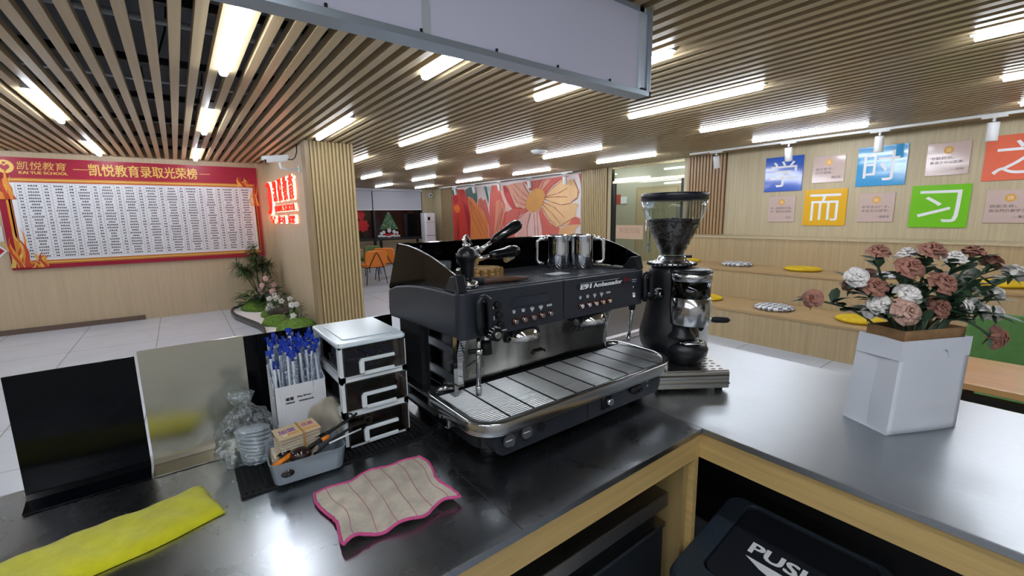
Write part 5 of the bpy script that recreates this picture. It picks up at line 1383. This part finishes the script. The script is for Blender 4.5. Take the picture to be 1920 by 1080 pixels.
def bundle(c, rz, w, d, n_, label, printed, tilt=0.0):
    t = thing('card_bundle', label, 'card bundle', c)
    t.rotation_euler = (tilt, 0, rz)
    mb = MB(); rr = random.Random(n_)
    for i in range(n_):
        dx, dy, a = rr.uniform(-.0025, .0025), rr.uniform(-.0025, .0025), rr.uniform(-.03, .03)
        mb.box((-w / 2, -d / 2, .0022 * i), (w / 2, d / 2, .0022 * i + .0018), rr.choice((0, 1, 1, 2)), M=Matrix.Translation((dx, dy, 0)) @ Matrix.Rotation(a, 4, 'Z'))
    build('cards', mb, M_cardp, t, world=False)
    h = .0022 * n_
    if printed:
        tc = build('top_card', MB().box((-w / 2 - .004, -d / 2 - .002, h), (w / 2 + .002, d / 2 + .002, h + .0012)), mat('kraft_top', '#d3bd98', 0.55), t, world=False)
        mb = MB()
        put_text(mb, '加盟', (-.022, .004, h + .0013), (1, 0, 0), (0, 1, 0), w=.036, h=.017, mi=0, bold=.03, depth=.0002)
        put_text(mb, '优惠', (.026, .008, h + .0013), (1, 0, 0), (0, 1, 0), w=.026, h=.015, mi=1, bold=.03, depth=.0002)
        for x0, x1 in ((-.038, .0), (.008, .044)): mb.box((x0, -.018, h + .0013), (x1, -.010, h + .0015), 2)
        mb.box((-.036, -.017, h + .0015), (-.026, -.011, h + .0017), 3)
        build('print', mb, [mat('print_violet', '#8b55a0', 0.5), mat('print_rose', '#c05a86', 0.5), mat('print_orange', '#e0a056', 0.5), mat('print_cream', '#efe4c8', 0.5)], tc, world=False)
    bw = .0045
    build('rubber_band', MB().box((.004, -d / 2 - .0035, -.001), (.004 + bw, -d / 2 - .002, h + .002)).box((.004, -d / 2 - .0035, h + .0012), (.004 + bw, d / 2 + .003, h + .0026)).box((.004, d / 2 + .002, -.001), (.004 + bw, d / 2 + .0035, h + .002)), mat('band_tan', '#b98b4a', 0.5), t, world=False)
bundle((.166, 1.098, ZT_ + .016), math.radians(-3), .094, .06, 20, 'lower rubber banded bundle of kraft cards standing in the clear tray', False)
bundle((.176, 1.10, ZT_ + .064), math.radians(8), .088, .052, 18, 'upper banded bundle of cards with a violet printed top card', True, math.radians(6))
# paper filters in a bag
def filt(u, v):
    w = .05 * (1 - .25 * v); x = .262 + (u - .5) * 2 * w + .008 * math.sin(6 * v)
    return (x, 1.142 + .012 * math.sin(5 * u + 3 * v) + .012 * (1 - abs(2 * u - 1)) , ZT_ + .03 + .115 * v * (1 - .35 * (2 * u - 1) ** 2 * (1 if u > .5 else .4)))
M_fil = mat('filter_paper', '#b9b2a2', 0.6, alpha=.92, noise=(40, 40, 12), amt=.2)
fbk = thing('filter_bag', 'translucent bag of pale paper filters leaning behind the card bundles', 'bag', (.262, 1.142, ZT_ + .01))
build('bag', MB().grid(filt, 18, 14), M_fil, fbk, recalc=False, solid=.002)
mb = MB()
for i in range(5):
    T_ = Matrix.Translation((0.002 * i, .004 + .004 * i, -.004))
    mb.grid(lambda u, v: tuple(T_ @ Vector(filt(.08 + .84 * u, .02 + .9 * v))), 10, 8)
build('filters', mb, mat('filter_white', '#cdc6b4', 0.7), fbk, recalc=False, solid=.001)
# scoops, tongs, pens
M_choc = mat('scoop_brown', '#2c1c1a', 0.15, coat=.4)
M_org = mat('handle_orange', '#e07f1f', 0.4)
sc_ = thing('scoop', 'dark brown round scoop with a black stem in the clear tray', 'scoop', (.178, 1.055, ZT_ + .05))
build('bowl', MB().ball((.172, 1.052, ZT_ + .058), (.024, .02, .019), 20, 12), M_choc, sc_)
build('handle', MB().tube([(.19, 1.056, ZT_ + .066), (.22, 1.068, ZT_ + .074), (.262, 1.085, ZT_ + .083), (.30, 1.094, ZT_ + .094)], [.005, .004, .0035, .004], 8).tube([(.30 + .008 * math.cos(a), 1.096, ZT_ + .098 + .008 * math.sin(a)) for a in [2 * PI * q / 14 for q in range(14)]], .0018, 6, closed=True), M_blackm, sc_)
sc_ = thing('scoop', 'small black scoop with an orange handle at the near end of the clear tray', 'scoop', (.135, 1.045, ZT_ + .04))
build('bowl', MB().ball((.140, 1.040, ZT_ + .036), (.02, .016, .014), 18, 10), mat('scoop_black', '#14100f', 0.12, coat=.4), sc_)
build('handle', MB().tube([(.113, 1.05, ZT_ + .05), (.135, 1.056, ZT_ + .056), (.152, 1.06, ZT_ + .062)], .0065, 8), M_org, sc_)
def stick(name, label, cat, pts, r, m, tip=None):
    t = thing(name, label, cat, pts[0])
    build('shaft', MB().tube(pts, r, 8), m, t)
    if tip: build('tip', MB().tube(tip[0], tip[1], 8), tip[2], t)
stick('spoon', 'glossy black spoon lying across the brown scoop', 'spoon', [(.13, 1.065, ZT_ + .058), (.16, 1.08, ZT_ + .072), (.20, 1.084, ZT_ + .078), (.235, 1.08, ZT_ + .078)], [.010, .006, .005, .004], M_gloss)
stick('stirrer', 'black stirring stick with an orange end in the clear tray', 'stirrer', [(.205, 1.06, ZT_ + .07), (.225, 1.062, ZT_ + .073)], .004, M_blackm, ([(.222, 1.062, ZT_ + .0735), (.240, 1.066, ZT_ + .0765)], .0052, M_org))
stick('stirrer', 'thin white stick poking out of the right end of the clear tray', 'stirrer', [(.236, 1.05, ZT_ + .066), (.318, 1.066, ZT_ + .070)], .0022, M_white)
tg = thing('tongs', 'black folding tongs with a ring end reaching to the bottom drawer handle', 'tongs', (.25, 1.06, ZT_ + .06))
build('arm', MB().tube([(.20, 1.05, ZT_ + .05), (.25, 1.066, ZT_ + .066), (.30, 1.078, ZT_ + .077), (.335, 1.082, ZT_ + .077)], .0032, 7), M_blackm, tg)
build('arm', MB().tube([(.195, 1.06, ZT_ + .06), (.24, 1.082, ZT_ + .08), (.29, 1.088, ZT_ + .090), (.318, 1.09, ZT_ + .104)], .0032, 7), M_blackm, tg)
build('ring', MB().tube([(.344 + .009 * math.cos(a), 1.083, ZT_ + .080 + .009 * math.sin(a)) for a in [2 * PI * q / 16 for q in range(16)]], .002, 6, closed=True), M_blackm, tg)

# ---------- cloths ----------
def bil(c, u, v):
    a = Vector(c[0]).lerp(Vector(c[1]), u); b = Vector(c[3]).lerp(Vector(c[2]), u)
    return a.lerp(b, v)
CL = [(.184, .955), (.183, .757), (.408, .745), (.424, .955)]   # left-back, left-front, right-front, right-back
CL = [(.176, .963), (.424, .962), (.41, .742), (.184, .752)]
def clothz(u, v):
    return .003 + .007 * (math.sin(2.2 * PI * u + 1.2 * v) ** 2) * (.35 + v) + .005 * max(0, v - .72) * (math.sin(3 * PI * u + .5) + 1) * 1.6 + .003 * math.sin(9 * u + 7 * v) ** 2
def clothp(u, v):
    p = bil([(a, b, 0) for a, b in CL], u, v)
    w = .006 * math.sin(9 * u) * (2 * v - 1) + .004 * math.sin(17 * u)
    return (p.x + .006 * math.sin(8 * v) * (2 * u - 1), p.y + w, ZT_ + clothz(u, v))
M_cl = mat('cloth_linen', '#cfc6b5', 0.95, noise=(28, 28, 28), amt=.22, bump=(500, 500, 500), bst=.4, detail=5)
M_pk = mat('cloth_pink', '#d0588e', 0.85, bump=(600, 600, 600), bst=.4)
dc = thing('dish_cloth', 'stained cream dish cloth with pink stitched edges', 'cloth', (.3, .85, ZT_))
build('fabric', MB().grid(clothp, 56, 40), M_cl, dc, solid=.003)
def edge_path(f, n=90):
    pts = [f(i / n, 0) for i in range(n)] + [f(1, i / n) for i in range(n)] + [f(1 - i / n, 1) for i in range(n)] + [f(0, 1 - i / n) for i in range(n)]
    return pts
ep = edge_path(clothp, 30)
re = random.Random(2)
build('edging', MB().tube([(x + re.uniform(-.001, .001), y + re.uniform(-.001, .001), z + .001) for x, y, z in ep], .0034, 7, closed=True), M_pk, dc)
for u in (.10, .28, .44, .60, .76, .92):
    build('stitch_line', MB().tube([(clothp(u + .015 * math.sin(4 * v / 20) , v / 20)[0], clothp(u, v / 20)[1], clothp(u, v / 20)[2] + .0018) for v in range(21)], .0009, 5), mat('stitch_pink', '#b87f8c', 0.9), dc)
# yellow towel
M_tw = mat('towel_yellow', '#d2cf16', 0.95, noise=(30, 30, 30), amt=.14, bump=(420, 420, 420), bst=.45, sheen=.3)
A_, B_, C_, D_ = (-.50, 1.066), (-.024, 1.151), (.013, 1.013), (-.46, .89)
def tfn(h):
    def f(u, v):
        p = bil([A_ + (0,), B_ + (0,), C_ + (0,), D_ + (0,)], u, v)
        e = 1 - (2 * v - 1) ** 6
        e2 = 1 - max(0, (u - .95) / .05) ** 3
        return (p.x, p.y + .0035 * math.sin(14 * u), ZT_ + .002 + h * (e * .75 + .25) * (.6 + .4 * e2) + .0012 * math.sin(20 * u + 5 * v) + .0012 * math.sin(47 * u - 9 * v))
    return f
tw_ = thing('towel', 'folded bright yellow towel on the worktop at the near left', 'towel', (-.25, 1.03, ZT_))
mb = MB()
f1 = tfn(.017); NU, NV = 80, 26
mb.grid(f1, NU, NV)
def skirt(path):
    vs = [p for p in path] + [(x, y, ZT_ + .001) for x, y, z in path]
    n = len(path); mb.add(vs, [(k, k + 1, n + k + 1, n + k) for k in range(n - 1)], 0, True)
skirt([f1(i / NU, 0) for i in range(NU + 1)]); skirt([f1(1, i / NV) for i in range(NV + 1)]); skirt([f1(1 - i / NU, 1) for i in range(NU + 1)])
build('fabric', mb, M_tw, tw_, merge=1e-4)
mb = MB()
for i in range(60):
    v = i / 59; p = Vector(f1(1, v)); z_ = re.uniform(.3, 1.0)
    mb.tube([(p.x - .002, p.y, ZT_ + (p.z - ZT_) * z_), (p.x + re.uniform(.001, .005), p.y + re.uniform(-.002, .002), ZT_ + (p.z - ZT_) * z_ * .8)], [.0014, .0006], 5)
build('frayed_edge', mb, M_tw, tw_)

# ---------- paper bag with roses ----------
PB = [(1.461, .265), (1.671, .16), (1.727, .272), (1.517, .377)]   # near corner, right, far, left
PT = [(1.497, .262), (1.704, .158), (1.752, .262), (1.545, .366)]
zt = 1.135
pb = thing('paper_bag', 'tall white paper bag with a brown lining holding roses', 'bag', (1.59, .27, ZT_))
M_pap = mat('paper_white', '#d2d7df', 0.6, bump=(9, 9, 5), bst=.28, detail=4)
M_kraft = mat('paper_kraft', '#8a6a48', 0.7, noise=(40, 40, 40), amt=.15)
def loop(t, ins=0.0):
    out = []
    c = Vector(((PB[0][0] + PB[2][0]) / 2, (PB[0][1] + PB[2][1]) / 2))
    for i in range(4):
        p = Vector(PB[i]).lerp(Vector(PT[i]), t)
        d = (Vector(c) + (Vector(PT[i]) - Vector(PB[i])) * t - p).normalized() * ins
        out.append((p.x + d.x, p.y + d.y))
    return out
rb_ = random.Random(12)
def wall(mb, i, inset, z0, z1, t0, t1, mi, nu=14, nv=16, dent=1.0):
    a0, a1 = loop(t0, inset)[i], loop(t0, inset)[(i + 1) % 4]
    b0, b1 = loop(t1, inset)[i], loop(t1, inset)[(i + 1) % 4]
    nrm = Vector((a1[1] - a0[1], -(a1[0] - a0[0]), 0)).normalized()
    side = i in (1, 3)
    def f(u, v):
        p = Vector(a0 + (0,)).lerp(Vector(a1 + (0,)), u).lerp(Vector(b0 + (0,)).lerp(Vector(b1 + (0,)), u), v)
        e = 4 * u * (1 - u)
        k = 0
        if side:
            k = -.010 * (1 - abs(2 * u - 1)) * (.3 + .7 * v) - (.008 * (1 - abs(2 * u - 1)) if v < .3 else 0) * (1 - v / .3 if v < .3 else 0)
        else:
            k = .004 * e * math.sin(3 * v + 2 * u) - .004 * e * math.exp(-((v - .16 - .05 * u) / .03) ** 2) + .003 * e * math.exp(-((v - .84) / .02) ** 2)
        q = p + nrm * k * dent
        return (q.x, q.y, z0 + (z1 - z0) * v)
    mb.grid(f, nu, nv, mi, not side)
mb = MB()
for i in range(4): wall(mb, i, 0, ZT_ + .0005, zt, 0, 1, 0)
mb.add([p + (ZT_ + .0005,) for p in loop(0)], [(0, 1, 2, 3)], 0)
ou = build('outer_paper', mb, M_pap, pb, merge=1e-4, solid=.0012)
mb = MB()
for i in (0, 3):
    a, b = loop(.80, -.0012)[i], loop(.80, -.0012)[(i + 1) % 4]
    a2, b2 = loop(1.0, -.0012)[i], loop(1.0, -.0012)[(i + 1) % 4]
    z0 = ZT_ + (zt - ZT_) * .80
    if i == 0:
        m0, m1 = Vector(a).lerp(Vector(b), .56), Vector(a).lerp(Vector(b), .70)
        mb.add([a + (z0,), tuple(m0) + (z0,), tuple(Vector(m0).lerp(Vector(m1), .15)) + (z0 + .016,), tuple(Vector(m0).lerp(Vector(m1), .5)) + (z0 + .023,), tuple(Vector(m0).lerp(Vector(m1), .85)) + (z0 + .016,), tuple(m1) + (z0,), b + (z0,), b2 + (zt + .001,), a2 + (zt + .001,)], [tuple(range(9))], 0)
    else: mb.add([a + (z0 - .004,), b + (z0,), b2 + (zt + .001,), a2 + (zt + .001,)], [(0, 1, 2, 3)], 0)
build('fold_flap', mb, M_pap, pb, solid=.002)
mb = MB()
for i in range(4): wall(mb, i, .016, ZT_ + .20, zt + .026, .8, 1.02, 0, 10, 6, .3)
build('lining', mb, M_kraft, pb, merge=1e-4, solid=.0012)

M_rb = mat('rose_brown', '#ab7867', 0.75, noise=(22, 22, 22), amt=.28)
M_rp = mat('rose_dusty', '#cda696', 0.75, noise=(22, 22, 22), amt=.25)
M_rw = mat('rose_white', '#faf4ef', 0.7, noise=(25, 25, 25), amt=.12)
M_lf = mat('rose_leaf', '#3c553d', 0.5, noise=(15, 15, 15), amt=.3)
M_st = mat('rose_stem', '#3c5038', 0.6)
def petal(mb, a, r0, r1, h0, h1, w, curl, tilt):
    """petal standing at angle a: base radius r0, rim radius r1, with a rolled rim"""
    def f(u, v):
        s = (u - .5) * 2
        an = a + s * w * (.45 + .55 * math.sin(PI * min(1, v * .75 + .12)))
        r = r0 + (r1 - r0) * v ** 1.3 + curl * max(0, v - .7) ** 1.5 * 6 * .012
        z = h0 + (h1 - h0) * (1 - (1 - v) ** 1.6) * (1 - .16 * s * s * v) - curl * max(0, v - .78) * .03
        r *= 1 - .10 * (s * s) * (1 - v) + tilt * s
        return (r * math.cos(an), r * math.sin(an), z)
    mb.grid(f, 6, 6)
def bloom_mesh(seed, openness):
    rr = random.Random(seed); mb = MB()
    mb.lathe([(0.002, 0), (.007, .006), (.0085, .02), (.006, .033), (.002, .036), (0, .036)], 12)
    for k in range(4): petal(mb, k * 1.7 + rr.random(), .006, .0095, .006, .039, 1.25, .0, .12)
    for k in range(4): petal(mb, k * PI / 2 + rr.random() * .4, .008, .016, .003, .040, .95, .5, .10)
    for k in range(5): petal(mb, k * 2 * PI / 5 + rr.random() * .4, .009, .024 * openness, .0, .037, .82, 1.0, .08)
    for k in range(5): petal(mb, k * 2 * PI / 5 + .6 + rr.random() * .4, .009, .033 * openness, -.002, .030, .80, 1.4, .06)
    for k in range(5): petal(mb, k * 2 * PI / 5 + .2 + rr.random() * .5, .008, .039 * openness, -.004, .022, .78, 1.6, .05)
    return mb
proto = {}
def bloom(kind, par, loc, direction, sc):
    key = (kind, sc > 0)
    z = Vector(direction).normalized(); x = z.cross(Vector((.3, .2, 1))).normalized(); y = z.cross(x)
    if kind not in proto:
        o = build('bloom', bloom_mesh({'b': 1, 'p': 2, 'w': 3}[kind], {'b': 1.0, 'p': 1.05, 'w': .95}[kind]), {'b': M_rb, 'p': M_rp, 'w': M_rw}[kind], par, world=False, recalc=False, solid=.0008)
        proto[kind] = o
    else:
        o = proto[kind].copy(); COL.objects.link(o); o.parent = par
    m = Matrix((( x.x, y.x, z.x, 0), (x.y, y.y, z.y, 0), (x.z, y.z, z.z, 0), (0, 0, 0, 1)))
    o.matrix_basis = Matrix.Translation(Vector(loc)) @ m @ Matrix.Rotation(RND.uniform(0, 6), 4, 'Z') @ Matrix.Diagonal((sc * .50, sc * .50, sc * .78, 1))
    return o
ROSES = [
 ('b', (1.516, .339, 1.371), 1.0, (-.3, -.2, .9), 'brown rose at the top left of the bouquet'),
 ('b', (1.593, .243, 1.373), 1.12, (-.35, -.4, .8), 'brown rose at the top centre between two white ones'),
 ('b', (1.523, .272, 1.331), 1.2, (-.5, -.5, .65), 'brown rose in the middle of the upper bouquet below a white one'),
 ('b', (1.492, .332, 1.277), 1.1, (-.6, -.35, .7), 'brown rose at the left, right of a white bloom'),
 ('b', (1.581, .215, 1.29), 1.25, (-.4, -.6, .65), 'largest brown rose right of the bouquet middle'),
 ('p', (1.513, .267, 1.215), 1.28, (-.65, -.7, .35), 'dusty pink brown rose at the front over the bag rim'),
 ('b', (1.622, .22, 1.219), 1.1, (-.5, -.6, .4), 'brown rose half covered by leaves right of the dusty pink one'),
 ('b', (1.415, .452, 1.237), .95, (-.9, -.1, .3), 'lone brown rose sticking out far to the left'),
 ('b', (1.722, .183, 1.363), 1.05, (.2, -.1, 1), 'brown rose at the top right seen from the side'),
 ('b', (1.77, .15, 1.339), .95, (.6, -.2, .7), 'brown rose at the top right leaning outward behind another'),
 ('b', (1.744, .117, 1.135), 1.2, (.5, -.8, -.05), 'lone brown rose hanging out low at the right'),
 ('b', (1.541, .407, 1.272), .8, (-.7, .5, .5), 'small brown rose at the left edge behind a white bloom'),
 ('b', (1.576, .372, 1.303), .8, (-.4, .4, .8), 'small brown rose peeping out above the left white bloom'),
 ('b', (1.615, .295, 1.336), .95, (-.3, .1, .9), 'brown rose half hidden below the upper white bloom'),
 ('w', (1.61, .297, 1.362), .95, (-.1, .1, 1), 'white rose at the top between the two tall brown ones'),
 ('w', (1.672, .21, 1.349), 1.05, (-.2, -.1, 1), 'white rose at the top right of the centre'),
 ('w', (1.462, .367, 1.303), 1.08, (-.75, -.4, .5), 'white rose at the left with a creamy heart'),
 ('w', (1.508, .32, 1.228), 1.1, (-.75, -.5, .4), 'white rose at the lower left over the bag rim'),
 ('w', (1.527, .345, 1.204), .85, (-.8, -.1, .3), 'white rose tucked at the far lower left of the rim'),
 ('w', (1.539, .272, 1.258), 1.2, (-.55, -.5, .7), 'white rose in the centre just above the dusty pink one'),
 ('w', (1.80, .107, 1.309), 1.05, (.6, -.4, .6), 'white rose at the far right edge of the photo'),
 ('w', (1.80, .135, 1.249), .85, (.7, -.3, .4), 'white half open rose at the right among leaves'),
 ('w', (1.755, .19, 1.266), .8, (.5, -.2, .7), 'small white rose behind the largest brown one'),
 ('w', (1.695, .18, 1.218), 1.0, (.3, -.7, .4), 'white rose low at the right, left of two more'),
 ('w', (1.755, .15, 1.204), .9, (.6, -.6, .3), 'white rose low at the right, middle of three'),
 ('w', (1.815, .128, 1.188), .8, (.8, -.5, -.1), 'white rose low at the right, outermost of three'),
 ('w', (1.775, .19, 1.295), .75, (.4, .2, .8), 'small pale rose high at the right behind the stems'),
]
rr = random.Random(33)
for kind, loc, sc, d, lb in ROSES:
    loc = Vector(loc); d = Vector(d).normalized()
    base = Vector((1.604 + rr.uniform(-.05, .05), .266 + rr.uniform(-.03, .03), 1.02))
    t = thing('rose', lb, 'flower', tuple(base), 0, 'brown roses' if kind == 'b' else ('white roses' if kind == 'w' else None))
    bl = loc - d * .012
    out = (Vector((bl.x, bl.y)) - Vector((1.604, .266))).length
    mid = Vector((base.x * .8 + bl.x * .2, base.y * .8 + bl.y * .2, 1.20 + .25 * max(0, out - .12)))
    pts = []
    c1 = bl - d * (.05 + .25 * max(0, out - .12))
    if bl.z < 1.2: c1.z = max(c1.z, 1.20)
    for k in range(11):
        s = k / 10
        pts.append(base * (1 - s) ** 3 + mid * 3 * s * (1 - s) ** 2 + c1 * 3 * s * s * (1 - s) + bl * s ** 3)
    build('stem', MB().tube(pts, [.0032] * 10 + [.005], 7), M_st, t)
    bloom(kind, t, tuple(loc - d * .012 - base), d, sc)
    mb = MB()
    for k in range(5):   # sepals
        a = 2 * PI * k / 5; x = d.cross(Vector((.3, .2, 1))).normalized(); y = d.cross(x)
        quad_leaf(mb, bl, x * math.cos(a) + y * math.sin(a) - d * .2, .03, .010, .2)
    for k in (4, 5, 6, 7, 8, 9):
        p = pts[k]
        if p.z < 1.175: continue
        for q in range(2):
            a = rr.uniform(0, 2 * PI)
            dv = (pts[k] - pts[k - 1]).normalized()
            quad_leaf(mb, p, Vector((math.cos(a), math.sin(a), rr.uniform(-.1, .7))) + dv * .8, rr.uniform(.05, .085), rr.uniform(.022, .036), .35)
    build('leaf', mb, M_lf, t, recalc=False)
